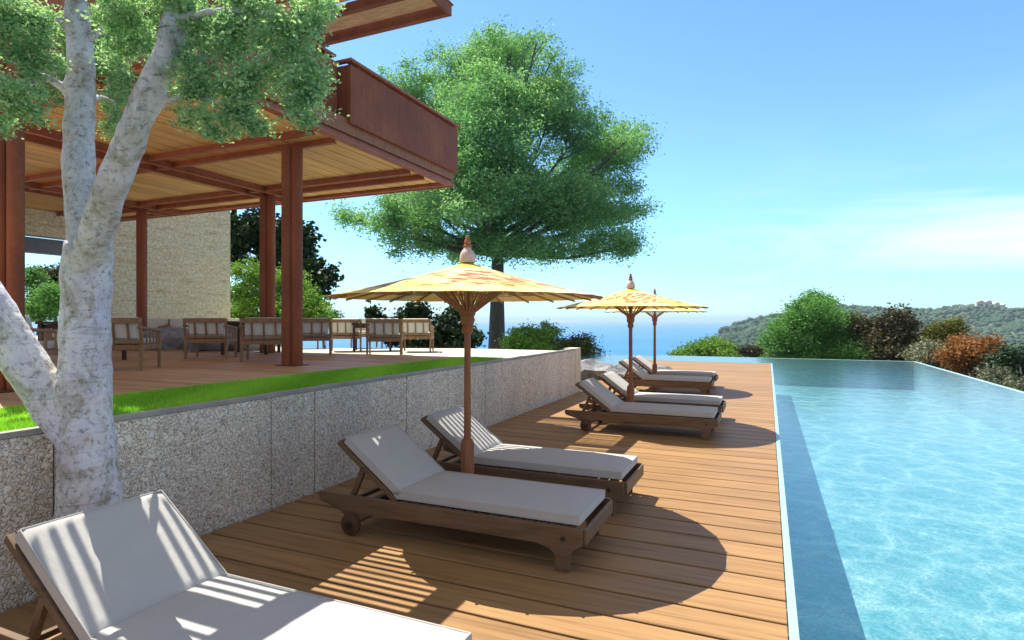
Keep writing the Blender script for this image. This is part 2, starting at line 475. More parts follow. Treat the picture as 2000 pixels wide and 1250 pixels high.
def parasol():
    m, nt, b = newmat('painted_parasol_cloth')
    tc = N(nt, 'ShaderNodeTexCoord'); sp = N(nt, 'ShaderNodeSeparateXYZ'); L(nt, tc.outputs['Object'], sp.inputs[0])
    ang = mathn(nt, 'ARCTAN2', sp.outputs['Y'], sp.outputs['X'])
    rr = mathn(nt, 'SQRT', mathn(nt, 'ADD', mathn(nt, 'POWER', sp.outputs['X'], 2), mathn(nt, 'POWER', sp.outputs['Y'], 2)))
    # leaf sprays: thin slanting strokes kept inside a broken ring
    v = coords(nt, (1, 1, 0))
    vr = N(nt, 'ShaderNodeMapping'); vr.inputs['Rotation'].default_value = (0, 0, R(35)); vr.inputs['Scale'].default_value = (5, 21, 1)
    L(nt, tc.outputs['Object'], vr.inputs['Vector'])
    vs = N(nt, 'ShaderNodeMapping'); vs.inputs['Rotation'].default_value = (0, 0, R(-28)); vs.inputs['Scale'].default_value = (5, 23, 1)
    L(nt, tc.outputs['Object'], vs.inputs['Vector'])
    s1 = noise(nt, vr.outputs[0], 1, 2, .5, .3); s2 = noise(nt, vs.outputs[0], 1, 2, .5, .3)
    strokes = mathn(nt, 'MAXIMUM', ramp(nt, s1, [(.51, (0, 0, 0)), (.55, (1, 1, 1))]), ramp(nt, s2, [(.52, (0, 0, 0)), (.56, (1, 1, 1))]))
    patch = ramp(nt, noise(nt, v, 1.7, 2, .5), [(.40, (0, 0, 0)), (.44, (1, 1, 1))])
    ring = ramp(nt, rr, [(.26, (0, 0, 0)), (.36, (1, 1, 1)), (1.0, (1, 1, 1)), (1.1, (0, 0, 0))])
    k = mathn(nt, 'MULTIPLY', mathn(nt, 'MULTIPLY', strokes, patch), ring)
    base = ramp(nt, noise(nt, v, 1.3, 3), [(.35, (.92, .74, .12)), (.5, (.93, .80, .34)), (.68, (.93, .85, .58))])
    top = ramp(nt, rr, [(.16, (.74, .60, .03)), (.26, (.80, .68, .30))])
    base = mixc(nt, ramp(nt, rr, [(.22, (0, 0, 0)), (.30, (1, 1, 1))]), top, base)
    base = mixc(nt, ramp(nt, rr, [(1.18, (0, 0, 0)), (1.2, (.7, .7, .7))]), base, (.9, .86, .72))
    seam = ramp(nt, mathn(nt, 'ABSOLUTE', mathn(nt, 'SUBTRACT', mathn(nt, 'FRACT', mathn(nt, 'MULTIPLY', ang, 24 / (2 * PI))), .5)), [(.0, (.8, .8, .8)), (.03, (1, 1, 1))])
    base = mixc(nt, .5, base, seam, 'MULTIPLY')
    col = mixc(nt, mathn(nt, 'MULTIPLY', k, .95), base, mixc(nt, noise(nt, v, 9, 2), (.20, .045, .01), (.52, .17, .03)))
    L(nt, col, b.inputs['Base Color']); b.inputs['Roughness'].default_value = .7
    tr = N(nt, 'ShaderNodeBsdfTranslucent'); L(nt, mixc(nt, 1.0, col, (1.0, .82, .5), 'MULTIPLY'), tr.inputs['Color'])
    ms = N(nt, 'ShaderNodeMixShader'); ms.inputs[0].default_value = .2
    L(nt, b.outputs[0], ms.inputs[1]); L(nt, tr.outputs[0], ms.inputs[2])
    L(nt, ms.outputs[0], nt.nodes['Material Output'].inputs['Surface'])
    return m
M['parasol'] = parasol()
M['finial'] = simple('pale_finial', (.62, .46, .40), .6, .15, 20)
M['wall_white'] = simple('white_render', (.80, .76, .70), .8, .05)
M['roof_orange'] = simple('terracotta_roof', (.60, .24, .12), .8, .15, 2)
M['glass_dark'] = simple('dark_window', (.03, .04, .05), .1, .1, 1, 0)

# ------------------------------------------------------------------ foliage
def mesh_quads(name, V, tone, mat, parent=None):
    n = len(V) // 4
    me = bpy.data.meshes.new(name)
    me.vertices.add(4 * n); me.vertices.foreach_set('co', V.astype(np.float32).ravel())
    me.loops.add(4 * n); me.loops.foreach_set('vertex_index', np.arange(4 * n, dtype=np.int32))
    me.polygons.add(n)
    me.polygons.foreach_set('loop_start', np.arange(0, 4 * n, 4, dtype=np.int32))
    try: me.polygons.foreach_set('loop_total', np.full(n, 4, dtype=np.int32))
    except Exception: pass
    me.update(calc_edges=True)
    a = me.attributes.new('tone', 'FLOAT', 'FACE'); a.data.foreach_set('value', tone.astype(np.float32))
    me.materials.append(mat)
    o = bpy.data.objects.new(name, me); COL.objects.link(o)
    if parent: o.parent = parent
    return o

def leaves(rng, C, tone, size, ratio=.45, droop=.0, fold=True):
    n = len(C)
    a = rng.normal(size=(n, 3)); a[:, 2] = a[:, 2] * .6 - droop; a /= np.linalg.norm(a, axis=1)[:, None]
    b = rng.normal(size=(n, 3)); b -= a * (a * b).sum(1)[:, None]; b /= np.linalg.norm(b, axis=1)[:, None]
    s = size * rng.uniform(.6, 1.35, n)[:, None]
    V = np.empty((n, 4, 3))
    V[:, 0] = C - a * s * .5; V[:, 1] = C + b * s * ratio * .5 + a * s * .05
    V[:, 2] = C + a * s * .5; V[:, 3] = C - b * s * ratio * .5 + a * s * .05
    return V.reshape(-1, 3)

def crown(name, lobes, ncl, per, leaf, rcl, mat, parent, seed=1, flat=.6, shell=.55, ratio=.45, droop=0.0, rag=0):
    rng = np.random.default_rng(seed)
    if rag:
        ex = []
        for c, r in lobes:
            for _ in range(rag):
                dv = rng.normal(size=3); dv /= np.linalg.norm(dv); f = rng.uniform(.18, .42)
                ex.append((tuple(c[i] + dv[i] * r[i] * rng.uniform(.7, 1.15) for i in range(3)), tuple(q * f for q in r)))
        lobes = [(c, tuple(q * .8 for q in r)) for c, r in lobes] + ex
    lob = np.array([[*l[0], *l[1]] for l in lobes])
    w = (lob[:, 3] * lob[:, 4] * lob[:, 5]) ** (2 / 3); w /= w.sum()
    idx = rng.choice(len(lob), ncl, p=w)
    d = rng.normal(size=(ncl, 3)); d /= np.linalg.norm(d, axis=1)[:, None]
    rr = (shell + (1 - shell) * rng.uniform(0, 1, ncl) ** .6)
    rr *= rng.uniform(.92, 1.10, ncl)
    c = lob[idx, :3] + d * lob[idx, 3:] * rr[:, None]
    lt = rng.uniform(0, 1, len(lob)); ct = .5 * lt[idx] + .5 * rng.uniform(0, 1, ncl)
    cr = rcl * rng.uniform(.5, 1.5, ncl)
    g = rng.normal(size=(ncl, per, 3)); g[:, :, 2] *= flat
    C = (c[:, None, :] + g * cr[:, None, None]).reshape(-1, 3)
    t = np.repeat(ct, per) * .55 + rng.uniform(0, .45, ncl * per)
    V = leaves(rng, C, t, leaf, ratio, droop)
    return mesh_quads(name, V, np.clip(t, 0, 1), mat, parent), c

def px_lobes(ls, d, dj=.25, seed=0):
    rnd = random.Random(seed); out = []
    for l in ls:
        u, v, ru, rv = l[:4]; dd = l[4] if len(l) > 4 else d + rnd.uniform(-1, 1) * dj * d * .12
        k = dd / 1140
        out.append((tuple(at(u, v, dd)), (ru * k, ru * k * .9, rv * k)))
    return out

def tree(name, label, cat, base, lobes, ncl, per, leaf, rcl, mat, bark, trunk_r, seed, group=None, fork=.45, **kw):
    bx = Vector(base)
    t = empty(name, bx, label=label, cat=cat, group=group)
    lb = [((Vector(c) - bx), r) for c, r in lobes]
    rnd = random.Random(seed)
    top = max(c.z + r[2] * .3 for c, r in lb)
    cx = sum(c.x for c, r in lb) / len(lb); cy = sum(c.y for c, r in lb) / len(lb)
    mb = MB()
    H = top
    path = []
    for i in range(7):
        q = i / 6
        path.append(Vector((cx * q * q * .7 + rnd.uniform(-1, 1) * trunk_r * .4 * (i > 0), cy * q * q * .7, H * q * .92)))
    rad = [trunk_r * (1.6 if i == 0 else 1.12 if i == 1 else 1) * (1 - .13 * i) for i in range(7)]
    mb.tube(path, rad, 10)
    for c, r in lb:
        q = rnd.uniform(fork, min(.85, max(fork + .05, c.z / H * .85)))
        s = path[0].lerp(path[-1], q)
        k = q * 6; i0 = min(5, int(k)); s = path[i0].lerp(path[i0 + 1], k - i0)
        m1 = s.lerp(c, .5) + Vector((0, 0, -.06 * (c - s).length))
        r0 = trunk_r * .42 * (1 - .5 * q)
        mb.tube([s, m1, c], [r0, r0 * .6, r0 * .22], 6)
        for _ in range(5):
            e = c + Vector((rnd.uniform(-1, 1) * r[0], rnd.uniform(-1, 1) * r[1], rnd.uniform(-.6, .9) * r[2])) * .8
            mb.tube([m1.lerp(c, rnd.uniform(.2, .9)), e], [r0 * .28, r0 * .08], 4)
    mb.build('trunk', bark, t, smooth=True)
    crown('crown', [(tuple(c), r) for c, r in lb], ncl, per, leaf, rcl, mat, t, seed, **kw)
    return t

# ------------------------------------------------------------------ ground, sea, hills
def ground_h(x, y):
    dx = max(-34 - x, x - 6.2, 0); dy = max(-16 - y, y - 30.5, 0)
    r = math.hypot(dx, dy)
    return -1.9 - .36 * r if r > 0 else -1.9

def in_pool_hole(x, y):
    return False
mb = MB()
xs = [-260, -180, -130, -95, -70, -52, -40, -34, -20, -9.6, 0, 6.2, 8, 10, 13, 17, 22, 29, 38, 50, 66, 88, 120, 160, 200]
ys = [-190, -120, -80, -50, -30, -16, 0, 15, 30.5, 32, 34, 37, 41, 46, 53, 62, 75, 95, 120, 150, 185, 220]
rnd = random.Random(4)
nv = len(xs)
vs = []
for y in ys:
    for x in xs:
        h = ground_h(x, y)
        if h < -2: h += rnd.uniform(-.12, .12) * min(10, -h)
        vs.append((x, y, h))
fs = [(j * nv + i, j * nv + i + 1, (j + 1) * nv + i + 1, (j + 1) * nv + i) for j in range(len(ys) - 1) for i in range(nv - 1)]
mb.add(vs, fs)
tag(mb.build('ground', M['earth'], smooth=True), kind='structure')

mb = MB()
n = 96; Rr = 20000
ring = [(Rr * math.cos(2 * PI * k / n), Rr * math.sin(2 * PI * k / n), -60) for k in range(n)]
mb.add([(0, 0, -60)] + ring, [(0, k + 1, (k + 1) % n + 1) for k in range(n)])
tag(mb.build('sea', M['sea']), kind='structure')

# far hills: crest lines with sloping flanks
spit = [(1166, 712, 690), (1185, 681, 700), (1250, 675, 720), (1330, 674, 760), (1400, 671, 820), (1445, 655, 930)]
main = [(1445, 655, 930), (1475, 641, 980), (1500, 630, 1020), (1560, 613, 1080), (1610, 603, 1150), (1655, 598, 1200), (1700, 602, 1250), (1760, 608, 1300),
        (1830, 611, 1300), (1865, 607, 1260), (1905, 602, 1220), (1955, 603, 1180), (2000, 610, 1120), (2080, 606, 1050), (2250, 600, 1000), (2500, 600, 900)]
mid = [(1560, 672, 640), (1700, 668, 560), (1850, 672, 470), (2000, 668, 420), (2200, 660, 380)]
lines = [[at(*p) for p in l] for l in (spit, main, mid)]
slopes = (.40, .26, .22)
rngn = np.random.default_rng(9)
KV = [(rngn.uniform(-1, 1, 2) / s, rngn.uniform(0, 6.28), a) for s, a in ((160, 7), (120, 6), (70, 3.5), (55, 3), (35, 1.6), (28, 1.3), (17, .8), (14, .6)) for _ in (0, 1)]
def hill_arr(X, Y):
    H = np.full(X.shape, -75.0)
    for l, k in zip(lines, slopes):
        for p, q in zip(l[:-1], l[1:]):
            dx, dy = q.x - p.x, q.y - p.y
            t = np.clip(((X - p.x) * dx + (Y - p.y) * dy) / (dx * dx + dy * dy), 0, 1)
            dist = np.hypot(X - p.x - t * dx, Y - p.y - t * dy)
            H = np.maximum(H, p.z + t * (q.z - p.z) - k * dist * (1 - .25 * np.exp(-dist / 60)))
    nz = sum(a * np.sin(6.28 * (X * kv[0] + Y * kv[1]) + ph) for kv, ph, a in KV)
    return H + nz * .42 * np.clip((H + 75) / 45, 0, 1)
gx = np.arange(-80, 2000, 11.0); gy = np.arange(150, 1700, 11.0)
GX, GY = np.meshgrid(gx, gy)
GH = hill_arr(GX, GY)
keep = GH > -68
idx = -np.ones(GX.shape, int); 
vs = []; cnt = 0
for j in range(GX.shape[0]):
    for i in range(GX.shape[1]):
        if keep[j, i]:
            idx[j, i] = cnt; cnt += 1; vs.append((GX[j, i], GY[j, i], GH[j, i]))
fs = []
for j in range(GX.shape[0] - 1):
    for i in range(GX.shape[1] - 1):
        q = (idx[j, i], idx[j, i + 1], idx[j + 1, i + 1], idx[j + 1, i])
        if min(q) >= 0: fs.append(tuple(int(k) for k in q))
mb = MB(); mb.add(vs, fs)
tag(mb.build('hills', M['hillsoil'], smooth=True), kind='structure')

# forest on the hills: countless crowns as one mass
def icosa():
    t = (1 + 5 ** .5) / 2
    v = [(-1, t, 0), (1, t, 0), (-1, -t, 0), (1, -t, 0), (0, -1, t), (0, 1, t), (0, -1, -t), (0, 1, -t), (t, 0, -1), (t, 0, 1), (-t, 0, -1), (-t, 0, 1)]
    f = [(0, 11, 5), (0, 5, 1), (0, 1, 7), (0, 7, 10), (0, 10, 11), (1, 5, 9), (5, 11, 4), (11, 10, 2), (10, 7, 6), (7, 1, 8), (3, 9, 4), (3, 4, 2), (3, 2, 6), (3, 6, 8), (3, 8, 9), (4, 9, 5), (2, 4, 11), (6, 2, 10), (8, 6, 7), (9, 8, 1)]
    v = [Vector(p).normalized() for p in v]; v2 = list(v); f2 = []; cache = {}
    def midp(a, b):
        k = (min(a, b), max(a, b))
        if k not in cache: v2.append(((v2[a] + v2[b]) / 2).normalized()); cache[k] = len(v2) - 1
        return cache[k]
    for a, b, c in f:
        x, y, z = midp(a, b), midp(b, c), midp(c, a)
        f2 += [(a, x, z), (x, b, y), (z, y, c), (x, y, z)]
    return np.array([tuple(p) for p in v2]), np.array(f2)
IV, IF = icosa()
rng = np.random.default_rng(5)
PX = []; 
nt_ = 60000
px_ = rng.uniform(-80, 1990, nt_); py_ = rng.uniform(150, 1690, nt_)
dd = -SN * px_ + CS * py_; ll = CS * px_ + SN * py_
uu = 1000 + 1140 * ll / np.maximum(dd, 1)
ok = (dd > 150) & (uu > 1140) & (uu < 2120)
px_, py_ = px_[ok], py_[ok]
hz = hill_arr(px_, py_)
ok = (hz > -57) & (np.sin(px_ * .021 + 1.0) * np.sin(py_ * .017) + rng.uniform(-.6, .6, len(px_)) < .75)
px_, py_, hz = px_[ok][:13000], py_[ok][:13000], hz[ok][:13000]
nb = len(px_)
sz = rng.uniform(3.0, 6.5, nb)
J = rng.uniform(.6, 1.3, (nb, len(IV), 1))
VV = IV[None] * J * sz[:, None, None] * np.array([1, 1, .85]) + np.stack([px_, py_, hz + sz * .35], 1)[:, None, :]
FF = IF[None] + (np.arange(nb) * len(IV))[:, None, None]
me = bpy.data.meshes.new('hill_forest')
V = VV.reshape(-1, 3); F = FF.reshape(-1, 3)
me.vertices.add(len(V)); me.vertices.foreach_set('co', V.astype(np.float32).ravel())
me.loops.add(F.size); me.loops.foreach_set('vertex_index', F.astype(np.int32).ravel())
me.polygons.add(len(F)); me.polygons.foreach_set('loop_start', np.arange(0, F.size, 3, dtype=np.int32))
me.update(calc_edges=True); me.materials.append(M['forest'])
fo = bpy.data.objects.new('hill_forest', me); COL.objects.link(fo)
tag(fo, 'dull green forest covering the far hills and the low headland beyond the pool', 'forest', kind='stuff')

# houses on the far ridge
def far_house(name, label, p, w, dep, h, roofm, group, rz):
    t = empty(name, p, rz, label=label, cat='house', group=group)
    MB().box(-w / 2, w / 2, -dep / 2, dep / 2, -4, h).build('wall', M['wall_white'], t)
    MB().prism_y([(-w / 2 - .5, h), (w / 2 + .5, h), (0, h + w * .22)], -dep / 2 - .5, dep / 2 + .5).build('roof', roofm, t)
    for k in (-1, 0, 1):
        wm = MB(); wm.box(k * w * .3 - .7, k * w * .3 + .7, -dep / 2 - .06, -dep / 2 + .1, h * .35, h * .75)
        wm.build('window', M['glass_dark'], t)
    return t
hs = [(1882, 13, 8, 9, 'white house with a tall gable, leftmost on the far ridge'), (1893, 9, 8, 6, 'small white house just right of the tall one on the far ridge'),
      (1915, 16, 8, 6, 'long low white house at the middle of the far ridge'), (1929, 12, 8, 8, 'white house with a higher gable right of the middle of the far ridge'),
      (1944, 14, 8, 5, 'low white house near the right end of the ridge row'), (1957, 10, 8, 7, 'white house standing rightmost in the ridge row')]
for i, (u, w, dep, h, lab) in enumerate(hs):
    p = at(u, 605, 1190)
    z = float(hill_arr(np.array([p.x]), np.array([p.y]))[0])
    far_house('ridge_house', lab, (p.x, p.y, z + 3.0), w, dep, h, M['wall_white'] if i != 2 else M['roof_orange'], 'white houses along the far ridge', R(-30 + 17 * i))
p = at(1990, 660, 640)
z = float(hill_arr(np.array([p.x]), np.array([p.y]))[0])
far_house('hillside_house', 'house with a wide orange roof low on the far hillside', (p.x, p.y, z + 3), 24, 12, 5, M['roof_orange'], None, R(-50))

# ------------------------------------------------------------------ pool deck
DX0, DX1 = -4.08, .10
mb = MB()
y = -1.2
while y < 24.9:
    mb.box(DX0 if y < 13.2 else -4.72, DX1, y + .012, y + .288, -.04, 0)
    y += .30
deck = tag(mb.build('pool_deck', M['deck'], bevel=.004, seg=1), kind='structure')
MB().box(-4.70, .09, -1.2, 24.88, -1.88, -.12).build('deck_substructure', M['bolt'])
tag(bpy.data.objects['deck_substructure'], kind='structure')

# ------------------------------------------------------------------ pool
PD = -1.2
pb = MB()
pb.box(.10, 5.62, -3, 28.9, PD - .3, PD)                # main floor
pb.box(-9.4, .09, 25.05, 28.9, PD - .3, PD)            # far arm floor
pb.box(-9.4, -4.75, 17.0, 25.0, PD - .3, PD)           # side arm floor
pb.box(.02, .145, -3, 24.98, PD, -.05)                  # wall below deck edge
pb.box(5.50, 5.64, -3, 28.9, PD, -.045)                 # outer wall
pb.box(-9.4, 5.49, 28.78, 28.92, PD, -.045)             # far wall
pb.box(-4.86, -4.74, 17.0, 24.9, PD, -.05)
pb.box(-4.73, .01, 24.92, 25.03, PD, -.05)
pb.box(-9.4, -4.87, 16.9, 17.0, PD, -.05)
tag(pb.build('pool_basin', M['tile']), kind='structure')
cp = MB()
cp.box(.105, .155, -3, 24.96, -.045, .004)
cp.box(-4.72, .155, 24.965, 25.03, -.045, .004)
cp.box(-4.86, -4.74, 17.0, 24.96, -.045, .02)
tag(cp.build('pool_coping', M['bevelwhite'], bevel=.004), kind='structure')
cp = MB()
cp.box(5.50, 5.62, -3, 28.90, -.04, -.018)
cp.box(-9.4, 5.495, 28.80, 28.92, -.04, -.018)
tag(cp.build('pool_overflow_edge', M['bevelwhite'], bevel=.004), kind='structure')
wv = MB()
def grid(mb, x0, x1, y0, y1, z): mb.add([(x0, y0, z), (x1, y0, z), (x1, y1, z), (x0, y1, z)], [(0, 1, 2, 3)])
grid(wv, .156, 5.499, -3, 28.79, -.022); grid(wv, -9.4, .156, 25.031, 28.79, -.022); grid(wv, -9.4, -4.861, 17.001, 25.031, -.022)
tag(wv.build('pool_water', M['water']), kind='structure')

# ------------------------------------------------------------------ upper terrace
TZ = 1.035
tag(MB().box(-4.368, -4.17, 9.36, 13.0, TZ - .05, TZ - .030).build('terrace_edge', M['paving']), kind='structure')
poly = [(-4.37, -6), (-4.37, 12.92), (-7, 13.0), (-10.8, 11.5), (-12.6, 11.9), (-15, 15), (-34, 15), (-34, -6)]
tag(MB().prism_z(poly, -1.88, TZ - .05).build('terrace', M['paving']), kind='structure')
mb = MB(); y = -2.08
while y < 9.15:
    mb.box(-20, -5.28 + (.0 if y < 5.5 else (y - 5.5) * .075), y + .005, y + .155, TZ - .046, TZ)
    y += .16
tag(mb.build('terrace_deck', M['updeck'], bevel=.003, seg=1), kind='structure')
lawnp = [(-4.168, -1), (-4.168, 9.0), (-4.40, 9.35), (-4.96, 9.1), (-5.27, 5.5), (-5.27, -1)]
tag(MB().prism_z(lawnp, TZ - .046, TZ - .012).build('lawn_bed', M['lawn']), kind='structure')
rng = np.random.default_rng(3)
nb = 85000
gy_ = rng.uniform(.6, 9.25, nb) ** 1.0; gx_ = rng.uniform(-5.27, -4.172, nb)
lim = np.where(gy_ < 5.5, -5.27, -5.27 + (gy_ - 5.5) * .085)
k = gx_ > lim
gx_, gy_ = gx_[k], gy_[k]
nb = len(gx_)
hgt = rng.uniform(.018, .042, nb); an = rng.uniform(0, 6.28, nb); w = rng.uniform(.002, .004, nb)
base = np.stack([gx_, gy_, np.full(nb, TZ - .014)], 1)
side = np.stack([np.cos(an), np.sin(an), np.zeros(nb)], 1) * w[:, None]
lean = np.stack([rng.normal(0, .012, nb), rng.normal(0, .012, nb), hgt], 1)
V = np.empty((nb, 4, 3)); V[:, 0] = base - side; V[:, 1] = base + side; V[:, 2] = base + lean + side * .2; V[:, 3] = base + lean - side * .2
M['blade'] = leafmat('grass_blades', [(0, (.22, .50, .03)), (1, (.52, .80, .10))], .4)
g = mesh_quads('grass', V.reshape(-1, 3), np.clip(.5 + .5 * np.sin(gy_ * 3 + gx_ * 5) * .6 + rng.uniform(-.4, .4, nb), 0, 1), M['blade'])
tag(g, 'strip of short bright green lawn along the top of the pebble wall', 'grass', kind='stuff')

# retaining wall
wall = empty('retaining_wall', (-4.22, 0, 0), label='long pebble-faced retaining wall between the pool deck and the raised terrace', cat='wall')
joints = [-1.0, .6, 2.2, 3.95, 4.50, 6.10, 7.12, 8.30, 8.92, 10.15, 11.0, 12.0, 13.0]
mb = MB()
for a, b_ in zip(joints[:-1], joints[1:]):
    mb.box(-.145, .12, a + .006, b_ - .006, -.3, TZ - .038)
mb.build('pebble_panel', M['pebble'], wall, bevel=.004, seg=1)
MB().box(-.147, .10, -1, 13.0, -.3, TZ - .052).build('backing', M['greyconc'], wall)
MB().box(.055, .123, -1, 13.0, TZ - .036, TZ + .004).build('coping', M['concrete'], wall, bevel=.006)
MB().box(-.147, .128, 13.002, 13.42, -.3, TZ + .006).build('end_pier', M['limestone'], wall, bevel=.008)

# ------------------------------------------------------------------ boulders
def boulder(name, label, p, s, seed, group=None, parent=None):
    rnd = np.random.default_rng(seed)
    v = IV.copy(); f = [tuple(int(i) for i in q) for q in IF]
    me = bpy.data.meshes.new(name)
    k = 1 + rnd.uniform(-.28, .22, (len(v), 1))
    v = v * k * np.array(s)
    v[:, 2] = np.maximum(v[:, 2], -s[2] * .45)
    me.from_pydata([tuple(q) for q in v], [], f); me.materials.append(M['rock'])
    o = bpy.data.objects.new(name, me); COL.objects.link(o); o.location = p
    m = o.modifiers.new('sub', 'SUBSURF'); m.subdivision_type = 'SIMPLE'; m.levels = m.render_levels = 2
    t = bpy.data.textures.new('rk%d' % seed, 'VORONOI'); t.noise_scale = .55
    dm = o.modifiers.new('disp', 'DISPLACE'); dm.texture = t; dm.strength = -.28 * min(s); dm.texture_coords = 'OBJECT' if False else 'LOCAL'
    return tag(o, label, 'boulder', group)
G = 'grey boulders beside the pool and the terrace'
boulder('boulder', 'dark grey boulder tucked behind the end of the pebble wall', at(1162, 738, 17.2), (.85, .8, .52), 1, G)
boulder('boulder', 'grey boulder behind the loungers with a pale cleft on its left side', at(1226, 742, 17.6), (.9, .85, .50), 2, G)
boulder('boulder', 'low grey boulder between the far loungers and the pool corner', at(1282, 733, 18.3), (.6, .6, .34), 3, G)
boulder('boulder', 'wide flat pale boulder behind the terrace chairs, nearest the concrete wall', at(345, 672, 13.6), (1.35, .8, .42), 4, G)
boulder('boulder', 'pale boulder on the terrace beyond the second table', at(455, 670, 13.0), (.95, .7, .42), 5, G)
for o in [o for o in COL.objects if o.name.startswith('boulder')]: o.rotation_euler.z = hash(o.name) % 5 * .0
for o, r_ in zip([o for o in COL.objects if o.name.startswith('boulder')], (.3, 1.4, 2.2, YAW, 1.0)): o.rotation_euler.z = r_

# ------------------------------------------------------------------ pavilion
pav = empty('pavilion', (-6.4, 6.5, TZ), label='rust red steel pavilion with timber soffit and slatted upper canopy over the terrace', cat='pavilion')
px0, py0, pz0 = -6.4, 6.5, TZ
def pv(mb, name, mat, **k):
    mb.v = [(x - px0, y - py0, z - pz0) for x, y, z in mb.v]
    return mb.build(name, mat, pav, **k)
SZ = 4.36
YB = 3.9
mb = MB(); x = -18.0
while x < -5.9:
    mb.box(x + .018, x + .282, YB + .1, 9.75, SZ, SZ + .03); x += .30
pv(mb, 'soffit', M['soffit'], bevel=.004, seg=1)
pv(MB().box(-18, -5.62, YB + .02, 9.88, SZ + .034, SZ + .2), 'roof_slab', M['darksteel'])
# edge channels
mb = MB()
mb.box(-5.72, -5.60, YB, 9.9, SZ - .06, SZ + .03); mb.box(-18, -5.722, 9.77, 9.9, SZ - .06, SZ + .03)
mb.box(-18, -5.722, YB, YB + .09, SZ - .06, SZ + .03)
mb.box(-5.598, -5.56, YB, 9.93, SZ - .075, SZ - .035); mb.box(-18, -5.6, 9.902, 9.94, SZ - .075, SZ - .035)
pv(mb, 'edge_channel', M['redsteel'], bevel=.004)
# paired beams under the soffit
mb = MB()
for yb in (6.28, 6.72, 8.66, 9.10, 4.2):
    mb.box(-18, -5.75, yb - .035, yb + .035, SZ - .10, SZ - .075); mb.box(-18, -5.75, yb - .012, yb + .012, SZ - .075, SZ - .002)
for xb in (-9.62, -9.16, -13.42, -12.96, -6.62, -6.28):
    y0, y1 = (2.85, 4.4) if xb > -7 else (YB + .1, 9.72)
    mb.box(xb - .035, xb + .035, y0, y1, SZ - .128, SZ - .103); mb.box(xb - .012, xb + .012, y0, y1, SZ - .103, SZ - .004)
pv(mb, 'ceiling_beam', M['redsteel'], bevel=.003)
# cornice band (lower brown, set back) and steel fascia boxes
pv(MB().box(-5.62, -5.56, YB + .02, 9.86, SZ + .034, SZ + .25), 'band', M['pole'])
f1 = MB()
f1.box(-5.60, -5.50, 6.76, 9.92, 4.54, 5.385); f1.box(-18, -5.604, 9.82, 9.92, 4.54, 5.385); f1.box(-9.0, -5.604, 6.76, 6.84, 4.54, 5.385)
pv(f1, 'fascia', M['steel'], bevel=.006)
f2 = MB(); f2.box(-5.80, -5.69, YB, 6.70, 4.63, 5.42)
pv(f2, 'fascia', M['steel'], bevel=.006)
f3 = MB(); f3.box(-18, -5.59, YB, YB + .08, 4.55, 5.385)
pv(f3, 'fascia', M['steel'], bevel=.006)
r_ = MB(); r_.box(-5.60, -5.46, 6.72, 9.98, 5.42, 5.46); r_.box(-18, -5.602, 9.86, 9.98, 5.42, 5.46); r_.box(-9, -5.602, 6.72, 6.80, 5.42, 5.46)
r_.box(-5.83, -5.67, YB, 6.66, 5.475, 5.51)
k = 6.95
while k < 9.9: r_.box(-5.56, -5.52, k, k + .04, 5.3852, 5.418); k += .57
k = 4.2
while k < 6.3: r_.box(-5.77, -5.72, k, k + .05, 5.422, 5.473); k += .6
pv(r_, 'handrail', M['redsteel'], bevel=.004)
# columns in pairs
for (cx, cy, r, pair) in ((-6.44, 6.50, .082, 1), (-9.42, 8.88, .085, 1), (-13.2, 8.88, .11, 0), (-6.62, 3.10, .068, 1)):
    for j in range(2 if pair else 1):
        c = MB(); c.lathe([(r, TZ), (r, TZ + .02), (r, SZ - .13)], 22, (cx + j * .125, cy + j * .06, 0))
        pv(c, 'column', M['steel'], smooth=True)
        # dark column base ring
    c = MB(); c.box(cx - .12, cx + (.245 if pair else .14), cy - .12, cy + .18, TZ, TZ + .012); pv(c, 'base_plate', M['darksteel'])
# upper canopy: frame + slats, pitch 75 mm
UZ = 8.6; SX, SY = .55, -.22
def cx_(xs_): return xs_ - SX * UZ
def cy_(ys_): return ys_ - SY * UZ
xo = cx_(-1.85)
centers = [1.765 + .98 * i for i in range(9)]
fr = MB()
fr.box(xo - .07, xo, cy_(centers[0]) - 1.2, cy_(centers[-1]) + .1, UZ, UZ + .26)
for i, c in enumerate(centers):
    xl = cx_(-2.76) if i == 0 else cx_(-6.5)
    fr.box(xl, xo - .072, cy_(c) - .05, cy_(c) + .095, UZ, UZ + (.2 if i < 8 else .3))
fr.box(xo - .09, xo + .02, cy_(centers[0]) - 1.2, cy_(centers[-1]) + .16, UZ + .263, UZ + .29)
fr.box(cx_(-6.5), xo - .092, cy_(centers[-1]) - .1, cy_(centers[-1]) + .16, UZ + .303, UZ + .36)
pv(fr, 'upper_frame', M['steel'], bevel=.006)
sl = MB()
for i in range(-1, 8):
    y0 = cy_(centers[i]) + .11 if i >= 0 else cy_(centers[0]) - 1.19
    y1 = cy_(centers[i + 1]) - .10
    xl = cx_(-2.74) if i <= 0 else cx_(-6.5)
    y = y0 + .012
    while y < y1 - .02:
        sl.box(xl, xo - .073, y, y + .030, UZ + .16, UZ + .20); y += .075
sl.v = [(x, y, z) for x, y, z in sl.v]
so = pv(sl, 'slats', M['paleslat'])
tag(so, kind=None)
# posts carrying the upper canopy from the roof
for x_, y_ in ((-8.6, 9.6), (-8.6, 6.9), (-11, 9.6)):
    pv(MB().box(x_ - .07, x_ + .07, y_ - .07, y_ + .07, SZ + .202, UZ - .002), 'post', M['steel'])
MBx = MB(); MBx.box(cx_(-6.5) - .15, cx_(-6.5) - .002, cy_(centers[1]) - .1, cy_(centers[-1]) + .1, UZ, UZ + .3)
pv(MBx, 'upper_frame', M['steel'])
